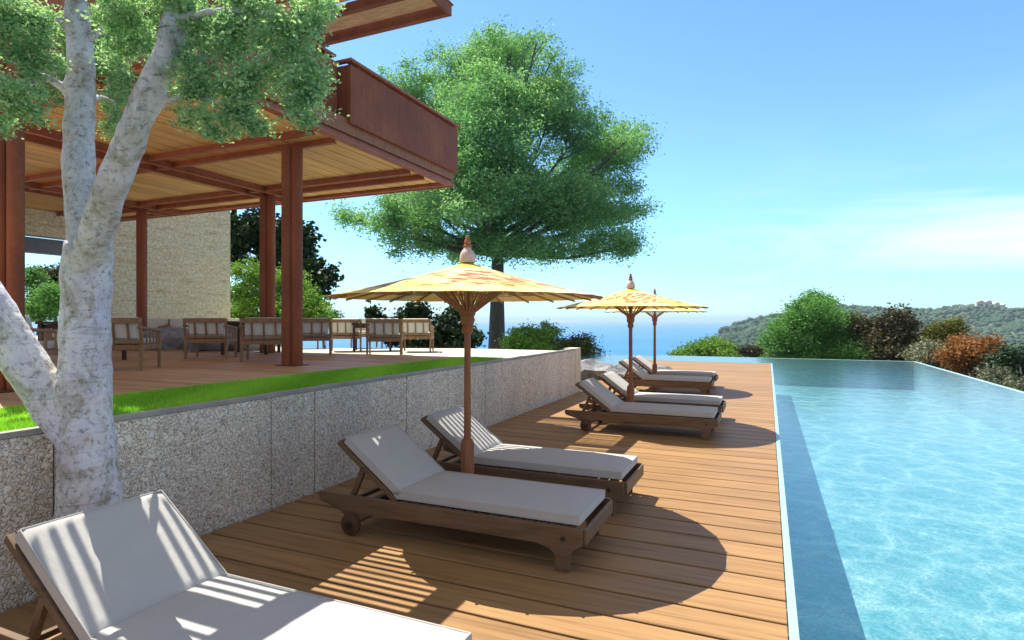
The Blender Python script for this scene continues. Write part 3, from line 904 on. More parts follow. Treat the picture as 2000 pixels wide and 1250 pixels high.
# timber clad upper storey set back
pv(MB().box(-18, -9.2, 5.0, 9.0, SZ + .202, 7.6), 'upper_storey', M['pole'])

# ------------------------------------------------------------------ concrete house
hx, hy = -16.0, 13.7
hs_ = empty('concrete_house', (hx, hy, TZ), label='board-marked concrete house with an open grey frame behind the pavilion', cat='house')
def hp(mb, name, mat, **k):
    mb.v = [(x - hx, y - hy, z - TZ) for x, y, z in mb.v]
    return mb.build(name, mat, hs_, **k)
hp(MB().box(-16.35, -16, 9.9, 13.7, TZ - .1, 7.2), 'wall', M['boardconc'], bevel=.01)
hp(MB().box(-24, -16.36, 13.3, 13.69, TZ - .1, 7.2), 'wall', M['boardconc'])
hp(MB().box(-16.30, -16.05, 9.62, 9.89, TZ - .1, 3.75), 'window_frame', M['darksteel'])
hp(MB().box(-16.34, -16.01, 2.0, 9.897, 3.72, 4.35), 'beam', M['boardconc'], bevel=.01)
hp(MB().box(-16.7, -16.35, 2.0, 9.9, 3.35, 3.71), 'lintel', M['greyconc'])
for yy in (6.75, 3.4):
    hp(MB().box(-16.65, -16.36, yy - .14, yy + .14, TZ, 3.34), 'column', M['greyconc'])
    hp(MB().box(-16.55, -16.3, yy - .14, yy + .14, 4.36, 6.2), 'column', M['greyconc'])
hp(MB().box(-24, -16.0, 2.0, 13.7, 7.22, 7.5), 'roof', M['greyconc'])
hp(MB().box(-21, -20.8, 2.0, 8.0, 3.0, 4.0), 'rear_beam', M['wall_white'])

# ------------------------------------------------------------------ loungers
def make_lounger():
    t = empty('sun_lounger', (0, 0, 0))
    # local x: head -2.2 .. foot 0 ; y across ; z up
    RT = .30
    rail = [(-2.20, RT), (0.03, RT), (0.03, RT - .11), (-.02, RT - .14), (-.05, RT - .18), (-.06, .0), (-.155, .0), (-.16, RT - .19),
            (-.20, RT - .155), (-.30, RT - .13), (-1.66, RT - .13), (-1.74, RT - .155), (-1.80, RT - .20), (-1.81, .10), (-1.90, .10), (-1.91, RT - .19),
            (-1.98, RT - .13), (-2.08, RT - .10), (-2.18, RT - .075), (-2.20, RT - .05)]
    for s in (-1, 1):
        MB().prism_y(rail, s * .375 - .0175, s * .375 + .0175).build('side_rail', M['teak'], t, bevel=.004)
    e = MB(); e.box(.032, .055, -.36, .36, RT - .11, RT - .005); e.build('foot_board', M['teak'], t, bevel=.004)
    c = MB()
    for x in (-.6, -1.1, -1.75): MB().box(x - .03, x + .03, -.357, .357, RT - .10, RT - .045).build('cross_bar', M['teakdark'], t, bevel=.003)
    MB().bar((-1.855, -.40, .085), (-1.855, .40, .085), .03, .03).build('axle', M['teakdark'], t)
    s_ = MB(); x = -1.44
    while x < -.02: s_.box(x, x + .075, -.356, .356, RT - .02, RT - .002); x += .095
    s_.build('seat_slats', M['teak'], t, bevel=.003)
    for s in (-1, 1):
        w = MB(); w.lathe([(.012, -.024), (.072, -.024), (.085, -.016), (.085, .016), (.072, .024), (.012, .024)], 24, (-1.855, s * .415, .085), 'y')
        wo = w.build('wheel', M['teakdark'], t, smooth=True)
        h = MB(); h.lathe([(.004, -.012), (.026, -.012), (.026, .012), (.004, .012)], 14, (-1.855, s * .442, .085), 'y'); h.build('hub', M['bolt'], wo)
        b = MB(); b.lathe([(.004, -.008), (.014, -.008), (.014, .008), (.004, .008)], 10, (-.10, s * .40, RT - .075), 'y'); b.build('knob', M['bolt'], t)
    # seat cushion
    def cushion(poly_len, thick, width, name, mat, xf):
        nx, ny = 22, 10; V = []; F = []
        rnd = random.Random(len(name))
        for side in (1, 0):
            for i in range(nx + 1):
                for j in range(ny + 1):
                    q = i / nx; r = j / ny
                    ed = min(1, min(q, 1 - q) * poly_len / .018, min(r, 1 - r) * width / .018)
                    ed = 1 - (1 - ed) ** 2
                    z = thick if side else 0
                    puff = .010 * math.sin(PI * min(1, max(0, q))) ** .3 * math.sin(PI * r) ** .5 if side else 0
                    z = z - (1 - ed) * .014 * (1 if side else -1) + puff + (rnd.uniform(-1, 1) * .0012 if side else 0)
                    ins = 0
                    V.append(xf(q * poly_len, (r - .5) * width, z))
        A = (nx + 1) * (ny + 1)
        ix = lambda i, j: i * (ny + 1) + j
        for i in range(nx):
            for j in range(ny):
                F.append((ix(i, j), ix(i + 1, j), ix(i + 1, j + 1), ix(i, j + 1)))
                F.append((A + ix(i, j), A + ix(i, j + 1), A + ix(i + 1, j + 1), A + ix(i + 1, j)))
        for i in range(nx):
            F.append((ix(i, 0), A + ix(i, 0), A + ix(i + 1, 0), ix(i + 1, 0)))
            F.append((ix(i, ny), ix(i + 1, ny), A + ix(i + 1, ny), A + ix(i, ny)))
        for j in range(ny):
            F.append((ix(0, j), ix(0, j + 1), A + ix(0, j + 1), A + ix(0, j)))
            F.append((ix(nx, j), A + ix(nx, j), A + ix(nx, j + 1), ix(nx, j + 1)))
        return MB().add(V, F)
    m = cushion(1.50, .078, .68, 'seat_cushion', M['canvas'], lambda x, y, z: (-1.50 + x, y, RT + .002 + z))
    sc_ = m.build('seat_cushion', M['canvas'], t, smooth=True)
    def piping(f, Ln, W_, z, par):
        h = W_ / 2 - .004; a, b = .004, Ln - .004
        P = [f(a, -h, z), f((a + b) / 2, -h, z), f(b, -h, z), f(b, 0, z), f(b, h, z), f((a + b) / 2, h, z), f(a, h, z), f(a, 0, z), f(a, -h, z)]
        p_ = MB()
        for u_, v_ in zip(P[:-1], P[1:]): p_.tube([u_, v_], .0045, 6)
        p_.build('piping', M['canvas'], par, smooth=True)
    piping(lambda x, y, z: (-1.50 + x, y, RT + .002 + z), 1.50, .68, .068, sc_)
    piping(lambda x, y, z: (-1.50 + x, y, RT + .002 + z), 1.50, .68, .010, sc_)
    # back: leans from hinge (-1.50) up to (-1.97, .73)
    ang = math.atan2(.37, .50); ca, sa = math.cos(ang), math.sin(ang)
    hx_, hz_ = -1.49, RT - .0
    def bk(x, y, z):  # x along the back from the hinge, z = thickness outwards (up/front)
        return (hx_ - x * ca + z * sa, y, hz_ + x * sa + z * ca)
    m = cushion(.64, .075, .68, 'back_cushion', M['canvas'], lambda x, y, z: bk(x, y, z + .022))
    m.v = list(m.v); m.f = [f[::-1] for f in m.f]
    bc_ = m.build('back_cushion', M['canvas'], t, smooth=True)
    piping(lambda x, y, z: bk(x, y, z + .022), .64, .68, .066, bc_)
    piping(lambda x, y, z: bk(x, y, z + .022), .64, .68, .010, bc_)
    bf = MB()
    for s in (-1, 1): bf.bar(bk(-.02, s * .335, 0), bk(.68, s * .335, 0), .035, .04, (0, 1, 0) if False else (0, 0, 1))
    for k in range(7): bf.bar(bk(.05 + k * .1, -.317, .005), bk(.05 + k * .1, .317, .005), .022, .07, (ca, 0, -sa) if False else (0, 0, 1))
    bf.build('back_frame', M['teak'], t, bevel=.003)
    for s in (-1, 1):
        MB().bar(bk(.40, s * .28, -.02), (-1.95, s * .28, RT - .06), .03, .045).build('prop', M['teak'], t, bevel=.003)
    MB().bar((-1.95, -.357, RT - .075), (-1.95, .357, RT - .075), .03, .03).build('prop_bar', M['teak'], t)
    return t
lo = make_lounger()
GL = 'teak sun loungers with white cushions on the pool deck'
spots = [(-1.15, 1.86, 'nearest teak sun lounger, with striped slat shadows across its white cushion'),
         (-1.165, 4.13, 'teak sun lounger in the second row, in front of the large parasol pole'),
         (-1.165, 5.37, 'teak sun lounger half hidden behind the large parasol pole, beside the pebble wall'),
         (-.70, 9.05, 'teak sun lounger in front of the middle parasol pole, its cushion in shade'),
         (-.72, 10.43, 'teak sun lounger just behind the middle parasol pole'),
         (-1.20, 14.02, 'teak sun lounger in front of the farthest parasol, near the boulders'),
         (-1.22, 15.50, 'farthest teak sun lounger, behind the last parasol pole')]
for i, (x, y, lab) in enumerate(spots):
    o = lo if i == 0 else copy_tree(lo)
    o.location = (x, y, .001); tag(o, lab, 'sun lounger', GL)

# ------------------------------------------------------------------ parasols
def make_parasol():
    t = empty('parasol', (0, 0, 0))
    MB().lathe([(.16, 0), (.16, .02), (.075, .035), (.062, .06), (.062, .57), (.052, .60), (.034, .615)], 20).build('base_socket', M['pole'], t, smooth=True)
    MB().lathe([(.034, .60), (.031, 1.2), (.030, 1.62), (.030, 2.22)], 16).build('pole', M['pole'], t, smooth=True)
    MB().lathe([(.031, 1.56), (.048, 1.58), (.052, 1.62), (.040, 1.645), (.058, 1.66), (.066, 1.70), (.062, 1.735), (.074, 1.75), (.074, 1.785), (.05, 1.79)], 20).build('collar', M['pole'], t, smooth=True)
    def zc(r): return 2.235 - .325 * (r / 1.22) ** .95 - .014 * math.sin(PI * r / 1.22)
    NR = 24
    prof = [0.02, .12, .25, .4, .55, .7, .85, 1.0, 1.12, 1.22]
    V = []; F = []; S = NR * 4
    for off in (0, -.004):
        for r in prof:
            for k in range(S):
                a = 2 * PI * k / S
                q = (k % 4) / 4; sag = math.sin(PI * q) ** 2
                rr = r * (1 - .006 * sag * (r / 1.22))
                V.append((rr * math.cos(a), rr * math.sin(a), zc(r) - .003 * sag * r + off))
    n = len(prof)
    for i in range(n - 1):
        for k in range(S):
            k2 = (k + 1) % S
            F.append((i * S + k, (i + 1) * S + k, (i + 1) * S + k2, i * S + k2))
            B = n * S
            F.append((B + i * S + k, B + i * S + k2, B + (i + 1) * S + k2, B + (i + 1) * S + k))
    for k in range(S):
        k2 = (k + 1) % S; i = n - 1
        F.append((i * S + k, n * S + i * S + k, n * S + i * S + k2, i * S + k2))
    MB().add(V, F).build('canopy', M['parasol'], t, smooth=True)
    MB().lathe([(.07, 2.225), (.075, 2.25), (.068, 2.30), (.052, 2.335), (.036, 2.35), (.034, 2.362)], 18).build('finial', M['finial'], t, smooth=True)
    MB().lathe([(.018, 2.35), (.036, 2.368), (.036, 2.385), (.022, 2.395), (.032, 2.41), (.028, 2.43), (.016, 2.438), (.022, 2.455), (.016, 2.47), (.004, 2.475)], 16).build('finial_knob', M['pole'], t, smooth=True)
    for k in range(NR):
        a = 2 * PI * k / NR; c, s = math.cos(a), math.sin(a)
        mb = MB(); pts = [(r * c, r * s, zc(r) - .014) for r in (.05, .4, .8, 1.1, 1.235)]
        for p, q in zip(pts[:-1], pts[1:]): mb.bar(p, q, .012, .018)
        rb = mb.build('rib', M['rib'], t)
        MB().bar((.066 * c, .066 * s, 1.77), (.46 * c, .46 * s, zc(.46) - .022), .012, .016).build('strut', M['rib'], t)
    return t
um = make_parasol()
GP = 'painted yellow parasols along the pool deck'
for i, (x, y, rz, lab) in enumerate(((-2.53, 4.75, 0, 'largest yellow parasol with brown leaf print, nearest, between the two second-row loungers'),
                                     (-2.10, 9.72, 0, 'yellow parasol in the middle of the row, over the third pair of loungers'),
                                     (-2.58, 14.72, 0, 'farthest yellow parasol, its canopy mostly hidden behind the middle one'))):
    o = um if i == 0 else copy_tree(um)
    o.location = (x, y, .001); o.rotation_euler.z = R((10, 64, 130)[i]); tag(o, lab, 'parasol', GP)

# ------------------------------------------------------------------ armchairs and tables on the terrace
def make_chair():
    t = empty('armchair', (0, 0, 0))
    W, D = .70, .60
    for sx in (-1, 1):
        MB().bar((sx * (W / 2 - .025), -D / 2 + .03, 0), (sx * (W / 2 - .025), -D / 2 + .03, .50), .034, .034, (0, 1, 0), .045, .045).build('leg', M['chairwood'], t, bevel=.003)
        MB().bar((sx * (W / 2 - .025), D / 2 - .02, 0), (sx * (W / 2 - .025), D / 2 - .05, .34), .036, .036, (0, 1, 0), .045, .05).build('leg', M['chairwood'], t, bevel=.003)
        ar = MB(); ar.bar((sx * (W / 2 - .02), -D / 2 - .0, .515), (sx * (W / 2 - .02), D / 2 + .03, .57), .055, .028)
        for k in range(4): ar.bar((sx * (W / 2 - .02), -D / 2 + .12 + k * .1, .34), (sx * (W / 2 - .02), -D / 2 + .12 + k * .1, .53), .016, .03, (0, 1, 0))
        ar.build('armrest', M['chairwood'], t, bevel=.003)
    f = MB(); f.box(-W / 2 + .005, W / 2 - .005, -D / 2, D / 2 - .02, .27, .335); f.build('seat_frame', M['chairwood'], t, bevel=.003)
    MB().box(-W / 2 + .06, W / 2 - .06, -D / 2 + .02, D / 2 - .09, .338, .415).build('seat_cushion', M['cushion'], t, bevel=.02, seg=3)
    # back at +y leaning out (the back faces the pool), height .69
    def b(x, h, o=0): return (x, D / 2 - .05 + (h - .33) * .22 + o, h)
    bk = MB()
    bk.bar(b(-W / 2 - .0, .655), b(W / 2 + .0, .655), .035, .075)
    bk.bar(b(-W / 2 + .01, .375), b(W / 2 - .01, .375), .03, .04)
    for x in (-W / 2 + .02, -.175, 0, .175, W / 2 - .02): bk.bar(b(x, .33), b(x, .62), .026 if abs(x) < .3 else .04, .024, (0, 1, 0))
    bk.build('backrest', M['chairwood'], t, bevel=.003)
    c = MB(); c.bar(b(0, .42, -.055), b(0, .70, -.055), .075, W - .13, (1, 0, 0)); c.build('back_cushion', M['cushion'], t, bevel=.02, seg=3)
    return t
GC = 'teak armchairs with cream cushions on the terrace'
ch0 = make_chair()
chairs = [(88, 6.7, -50, 'teak armchair seen from its slatted side between the left columns and the white trunk'),
          (243, 7.9, -8, 'nearest teak armchair seen from behind, just right of the white tree trunk'),
          (413, 10.3, -4, 'teak armchair left of the dark table leg, in front of the flat boulder'),
          (520, 9.6, 4, 'teak armchair partly hidden by the front pair of steel columns, on their left'),
          (611, 11.2, 6, 'teak armchair just right of the front steel columns'),
          (676, 13.4, 6, 'teak armchair standing back on the pale paving, left of the far table'),
          (752, 11.8, 2, 'teak armchair on the pale paving right of the far table'),
          (815, 13.2, -3, 'rightmost teak armchair, in front of the dark leafy bush'),
          (349, 14.2, 175, 'sunlit far armchair facing the pool behind the flat boulder, right of its neighbour'),
          (300, 14.2, 184, 'sunlit far armchair behind the flat boulder, next to the single rear column'),
          (466, 13.8, 180, 'far armchair seen through the gap between two nearer ones, beyond the dark table'),
          (716, 14.8, 200, 'far armchair half hidden behind the far dark table'),
          (600, 14.6, 175, 'far armchair on the paving seen under the chair right of the columns'),
          (150, 11.2, 160, 'far armchair hidden mostly behind the white tree trunk')]
for i, (u, d, a, lab) in enumerate(chairs):
    o = ch0 if i == 0 else copy_tree(ch0)
    p = at(u, 690, d); o.location = (p.x, p.y, TZ + .002 if not (p.y > 9.2 or p.x > -5.3) else TZ - .048)
    if p.y > 9.2: o.scale = (1, 1, 1.06)
    o.rotation_euler.z = R(a) + YAW + PI - math.atan((u - 1000) / 1140) * .5
    tag(o, lab, 'armchair', GC)
def make_table():
    t = empty('dining_table', (0, 0, 0))
    MB().box(-.45, .45, -.45, .45, .60, .64).build('tabletop', M['tablewood'], t, bevel=.005)
    for sx in (-1, 1):
        for sy in (-1, 1): MB().bar((sx * .40, sy * .40, 0), (sx * .40, sy * .40, .60), .055, .055, (0, 1, 0)).build('leg', M['tablewood'], t, bevel=.003)
    MB().box(-.38, .38, -.38, .38, .53, .598).build('apron', M['tablewood'], t)
    return t
tb = make_table()
for i, (u, d, a, lab) in enumerate(((165, 9.3, 10, 'dark square table behind the white tree trunk'), (492, 11.6, 5, 'dark square table between the two middle armchairs'),
                                    (728, 13.6, 12, 'dark square table farthest along, on the pale paving'))):
    o = tb if i == 0 else copy_tree(tb)
    p = at(u, 690, d); o.location = (p.x, p.y, TZ + .002 if p.y < 9.2 else TZ - .048); o.rotation_euler.z = R(a) + YAW
    tag(o, lab, 'table', 'dark wooden tables on the terrace')

# ------------------------------------------------------------------ the near white-barked tree
nt0 = at(171, 1162, 3.6)
base = Vector((nt0.x, nt0.y, -.04))
wt = empty('white_barked_tree', base, label='large white-barked tree with forked trunk growing between the pebble wall and the nearest lounger', cat='tree')
def loc(u, v, d): return at(u, v, d) - base
tm = MB()
main_ = [(Vector((0, 0, -.1)), .215), (loc(172, 1090, 3.6), .195), (loc(174, 1000, 3.6), .178), (loc(170, 880, 3.6), .158), (loc(163, 780, 3.6), .150), (loc(166, 690, 3.6), .138), (loc(168, 600, 3.56), .130), (loc(170, 530, 3.52), .134), (loc(172, 470, 3.47), .118)]
def chain(L_, n=14):
    pts = [Vector(p) for p, r in L_]; rs = [r for p, r in L_]
    P = []; RR = []
    for i in range(len(pts) - 1):
        p0 = pts[max(i - 1, 0)]; p1 = pts[i]; p2 = pts[i + 1]; p3 = pts[min(i + 2, len(pts) - 1)]
        for k in range(5):
            t = k / 5
            P.append(.5 * ((2 * p1) + (-p0 + p2) * t + (2 * p0 - 5 * p1 + 4 * p2 - p3) * t * t + (-p0 + 3 * p1 - 3 * p2 + p3) * t ** 3))
            RR.append(rs[i] * (1 - t) + rs[i + 1] * t)
    P.append(pts[-1]); RR.append(rs[-1])
    tm.tube(P, RR, n)
    return P
chain(main_, 18)
left_up = [(loc(172, 530, 3.52), .10), (loc(160, 430, 3.55), .090), (loc(154, 330, 3.6), .086), (loc(156, 230, 3.65), .082), (loc(158, 120, 3.65), .074), (loc(150, 0, 3.6), .06), (loc(140, -120, 3.6), .03)]
right_up = [(loc(172, 510, 3.47), .10), (loc(200, 420, 3.28), .086), (loc(232, 330, 3.1), .080), (loc(268, 240, 2.97), .072), (loc(305, 150, 2.9), .066), (loc(335, 70, 2.85), .056), (loc(350, -60, 2.8), .034)]
low_left = [(loc(165, 880, 3.6), .11), (loc(104, 792, 3.58), .120), (loc(58, 722, 3.55), .116), (loc(0, 628, 3.5), .112), (loc(-60, 530, 3.5), .108), (loc(-140, 410, 3.5), .09), (loc(-170, 250, 3.4), .06)]
for l in (left_up, right_up, low_left): chain(l)
for l in ([(loc(300, 160, 2.95), .03), (loc(380, 120, 2.85), .02), (loc(470, 90, 2.7), .012), (loc(560, 90, 2.6), .006)],
          [(loc(268, 235, 3.05), .028), (loc(350, 190, 2.9), .016), (loc(430, 200, 2.75), .012), (loc(490, 240, 2.7), .006)],
          [(loc(345, 40, 2.83), .028), (loc(430, 20, 2.7), .018), (loc(560, 30, 2.6), .01)],
          [(loc(156, 200, 3.65), .03), (loc(90, 150, 3.6), .02), (loc(20, 140, 3.5), .01)],
          [(loc(158, 90, 3.65), .03), (loc(230, 40, 3.6), .02), (loc(290, 20, 3.4), .01)],
          [(loc(155, 240, 3.65), .024), (loc(190, 190, 4.2), .018), (loc(225, 200, 5.2), .012)],
          [(loc(154, 60, 3.62), .03), (loc(80, 30, 3.5), .02), (loc(10, 60, 3.3), .01)]): chain(l, 8)
to = tm.build('trunk', M['whitebark'], wt)
rm = to.modifiers.new('remesh', 'REMESH'); rm.mode = 'VOXEL'; rm.voxel_size = .014; rm.use_smooth_shade = True
sm = to.modifiers.new('smooth', 'SMOOTH'); sm.factor = .5; sm.iterations = 6
tx = bpy.data.textures.new('barklumps', 'CLOUDS'); tx.noise_scale = .16
dm = to.modifiers.new('lumps', 'DISPLACE'); dm.texture = tx; dm.strength = .028; dm.mid_level = .5; dm.texture_coords = 'LOCAL'
near = [(30, 60, 75, 60, 2.9), (68, 120, 46, 55, 3.0), (20, 180, 60, 50, 2.9), (60, 215, 45, 28, 3.0), (80, 45, 44, 50, 3.0), (232, 30, 44, 45, 2.95), (260, 60, 60, 50, 3.0),
        (230, 110, 40, 35, 3.1), (370, 40, 80, 50, 2.85), (440, 90, 80, 55, 2.75), (520, 50, 80, 45, 2.65), (590, 60, 55, 45, 2.6), (610, 130, 45, 35, 2.6), (590, 190, 50, 38, 2.6), (540, 150, 70, 45, 2.65),
        (470, 170, 70, 40, 2.7), (400, 160, 60, 45, 2.8), (450, 225, 50, 28, 2.7), (500, 250, 36, 20, 2.7), (430, 262, 34, 18, 2.72), (380, 225, 40, 25, 2.8), (620, 10, 50, 30, 2.6), (480, 5, 80, 30, 2.7), (300, -20, 120, 40, 2.8), (0, 0, 60, 60, 2.8),
        (590, 235, 26, 16, 2.6), (340, 120, 40, 50, 2.9), (10, 240, 30, 20, 3.0), (-60, 120, 70, 110, 3.0)]
back = [(225, 190, 45, 45, 5.3), (225, 250, 26, 28, 5.3), (200, 110, 60, 50, 5.3), (350, 180, 30, 25, 5.3), (120, 160, 60, 60, 5.4), (150, 60, 70, 60, 5.4), (230, 60, 60, 50, 5.3)]
def rel(ls): return [((Vector(c) - base), r) for c, r in px_lobes(ls, 3)]
lb = [(tuple(c), (r[0], r[1] * .55, r[2])) for c, r in rel(near)] + [(tuple(c), (r[0], r[1] * .5, r[2])) for c, r in rel(back)]
crown('crown', lb, 2500, 40, .022, .026, M['leaf_near'], wt, 11, .5, .3, .5, rag=7)

# ------------------------------------------------------------------ the big green tree and the others
big = [(1110, 230, 80, 50), (1190, 285, 70, 34), (840, 270, 95, 60), (825, 165, 60, 44), (1150, 400, 80, 60), (900, 350, 110, 70), (1060, 400, 110, 60), (920, 150, 120, 60), (930, 210, 130, 60), (1060, 190, 90, 60), (700, 432, 44, 20), (935, 105, 90, 50), (985, 85, 60, 30), (1050, 125, 70, 50), (865, 150, 85, 50), (990, 180, 120, 60), (880, 235, 110, 60), (1075, 230, 105, 60), (830, 200, 60, 40), (1150, 275, 90, 45),
       (1215, 300, 50, 26), (960, 310, 150, 70), (1100, 330, 110, 60), (1190, 360, 50, 30), (770, 420, 85, 38), (715, 425, 50, 20), (860, 410, 100, 50), (980, 420, 130, 60), (1110, 420, 110, 55), (1200, 410, 60, 30), (1180, 475, 85, 32),
       (1235, 490, 40, 18), (790, 470, 85, 32), (890, 485, 80, 34), (1060, 490, 90, 34), (1000, 480, 60, 30), (860, 330, 70, 50), (1225, 395, 36, 16), (1020, 60, 40, 18), (960, 400, 120, 60, 36), (1000, 300, 110, 60, 35), (1130, 400, 90, 50, 36), (900, 290, 90, 60, 36), (1000, 490, 90, 30, 37), (1240, 285, 34, 16), (790, 390, 60, 24)]
bl = [(tuple(Vector(c)), (r[0], r[1], r[2])) for c, r in px_lobes(big, 40, 1.0, 3)]
rj = random.Random(8)
bl = [(tuple(bl_c[i] + (c_[i] - bl_c[i]) * .97 for i in range(3)), tuple(q * .9 for q in r_)) for bl_c in [at(970, 340, 40)] for c_, r_ in bl]
bl = [((c[0] + CS * 0 + rj.uniform(-2.2, 2.2) * -SN, c[1] + rj.uniform(-2.6, 2.6) * CS, c[2]), r) for c, r in bl]
bp_ = at(967, 690, 40)
tree('spreading_tree', 'tall spreading green tree with wide drooping crown rising behind the large parasol', 'tree', (bp_.x, bp_.y, -4.5), bl, 6800, 44, .20, .36, M['leaf_big'], M['bark'], .62, 21, fork=.42, flat=.8, shell=.2, rag=7)

def bush(name, label, ls, d, base_v, mat, ncl, per, leaf, rcl, seed, tr=.12, group=None, cat='tree', base_z=None, **kw):
    kw.setdefault('rag', 5); ls_ = px_lobes(ls, d, .4, seed)
    cx = sum(l[0] for l in ls) / len(ls)
    b = at(cx, base_v, d)
    z = base_z if base_z is not None else min(ground_h(b.x, b.y), b.z)
    return tree(name, label, cat, (b.x, b.y, z), ls_, ncl, per, leaf, rcl, mat, M['bark'], tr, seed, group, fork=.3, **kw)

bush('rounded_tree', 'rounded bright green tree beyond the far pool edge, left of the dark trees', [(1590, 610, 60, 36), (1545, 640, 48, 34), (1630, 640, 56, 40), (1585, 670, 85, 36), (1530, 680, 40, 26), (1660, 675, 40, 26), (1600, 700, 90, 30), (1600, 590, 34, 18)], 33, 760, M['leaf_mid'], 1300, 44, .15, .24, 31, .22)
GR = 'mixed trees and shrubs below the right edge of the pool'
bush('dark_tree', 'dark brown-green tree standing right of the rounded green tree', [(1745, 640, 32, 34), (1720, 670, 48, 32), (1775, 672, 34, 30), (1740, 700, 60, 28), (1690, 640, 26, 12), (1668, 624, 18, 8), (1765, 625, 16, 18)], 31, 780, M['leaf_brown'], 560, 34, .19, .22, 32, .18, GR)
bush('olive_tree', 'olive green tree with a rounded top between the dark tree and the rust-coloured shrub', [(1845, 645, 32, 22), (1830, 665, 30, 24), (1862, 668, 28, 22), (1845, 700, 36, 24)], 28, 790, M['leaf_olive'], 300, 36, .15, .2, 33, .16, GR)
bush('grey_shrub', 'grey-green twiggy shrub under the olive tree, right at the pool corner', [(1820, 700, 30, 22), (1850, 715, 30, 20), (1800, 690, 24, 18), (1885, 735, 26, 18)], 26.5, 800, M['leaf_grey'], 300, 26, .13, .2, 34, .1, GR, 'shrub')
bush('rust_shrub', 'rust orange leafy shrub beyond the right pool edge', [(1895, 685, 34, 24), (1925, 690, 26, 26), (1870, 700, 26, 20), (1900, 720, 40, 22), (1930, 672, 16, 14), (1880, 670, 18, 10), (1915, 745, 30, 16)], 24, 810, M['leaf_rust'], 460, 32, .13, .17, 35, .12, GR, 'shrub')
bush('dark_shrub', 'dark green shrub at the right border of the picture beside the rust one', [(1980, 695, 28, 18), (1965, 715, 30, 22), (2005, 720, 34, 28), (1975, 745, 34, 20), (2040, 700, 34, 30)], 21, 830, M['leaf_dark'], 340, 34, .12, .17, 36, .1, GR, 'shrub')
bush('pale_shrub', 'pale grey-green low shrub in front of the dark shrub along the pool edge', [(1950, 735, 24, 16), (1990, 760, 28, 16), (1930, 750, 20, 12), (2040, 770, 34, 20)], 19.5, 840, M['leaf_grey'], 240, 26, .10, .15, 37, .08, GR, 'shrub')
bush('green_tree', 'green mid-distance tree clump just left of the rounded tree, above the pool edge', [(1370, 680, 34, 16), (1400, 684, 28, 14), (1340, 690, 30, 12), (1430, 690, 24, 10)], 62, 720, M['leaf_lime'], 300, 30, .28, .4, 38, .25)
bush('dry_bush', 'small brown bush above the pool edge left of the rounded tree', [(1462, 688, 20, 9), (1480, 692, 16, 8)], 40, 720, M['leaf_brown'], 90, 24, .18, .22, 39, .1, cat='bush')
bush('round_bush', 'yellow-green round bush just right of the big tree trunk', [(1030, 655, 34, 22), (1060, 665, 34, 22), (1010, 668, 24, 18), (1035, 685, 50, 18), (1075, 645, 16, 12)], 30, 740, M['leaf_lime'], 420, 36, .16, .2, 40, .14, cat='bush')
bush('low_bush', 'low loose grey-green bush behind the end of the pebble wall', [(1130, 668, 26, 14), (1110, 680, 24, 14), (1152, 685, 20, 14), (1120, 698, 40, 14)], 31, 740, M['leaf_olive'], 260, 26, .15, .2, 41, .1, cat='bush')
bush('glossy_bush', 'dark glossy-leaved bush behind the large parasol pole', [(880, 640, 44, 24), (850, 655, 34, 22), (905, 655, 34, 20), (870, 675, 60, 20), (920, 660, 18, 12), (800, 668, 30, 14)], 18.5, 740, M['leaf_dark'], 420, 26, .15, .12, 42, .1, cat='bush', ratio=.6)
bush('glossy_shrub', 'dark glossy-leaved shrub rising behind the two rightmost armchairs', [(815, 605, 22, 14), (800, 622, 26, 12), (830, 615, 18, 12), (735, 612, 12, 10), (745, 625, 18, 8), (815, 645, 36, 20), (760, 650, 34, 18)], 19, 740, M['leaf_dark'], 300, 24, .15, .11, 43, .08, cat='bush', ratio=.6)
bush('leafy_tree', 'bright green bushy tree behind the steel columns, right of the concrete wall', [(500, 560, 50, 40), (470, 590, 40, 44), (560, 560, 50, 40), (600, 590, 34, 26), (520, 610, 90, 34), (625, 612, 26, 14), (480, 530, 26, 20), (470, 640, 60, 40), (560, 640, 60, 40)], 24, 760, M['leaf_lime'], 900, 40, .12, .17, 44, .16)
bush('dark_leafy_tree', 'tall dark large-leaved tree behind the bright bushy tree and the columns', [(480, 465, 40, 24), (510, 450, 40, 26), (455, 490, 26, 34), (590, 470, 24, 26), (600, 520, 22, 26), (625, 545, 26, 22), (560, 460, 36, 30), (450, 430, 14, 24), (610, 575, 22, 14), (540, 510, 50, 40)], 30, 760, M['leaf_dark'], 620, 26, .30, .26, 45, .2, ratio=.6)
bush('garden_bush', 'green bush seen through the open concrete frame left of the white trunk', [(70, 560, 26, 30), (100, 580, 24, 26), (85, 600, 40, 20), (60, 535, 12, 14)], 27, 700, M['leaf_mid'], 300, 34, .14, .18, 46, .1, cat='bush', base_z=1.0)
bush('garden_tree', 'dark small-leaved tree seen through the open concrete frame beside the white trunk', [(110, 545, 24, 20), (125, 560, 16, 26), (90, 535, 16, 10)], 30, 700, M['leaf_brown'], 200, 30, .16, .2, 47, .1, base_z=1.0)
bush('slope_bush', 'small green bush low beside the chairs, left of the glossy shrub', [(640, 618, 22, 10), (625, 630, 30, 12)], 27, 720, M['leaf_mid'], 120, 30, .14, .17, 48, .08, cat='bush')

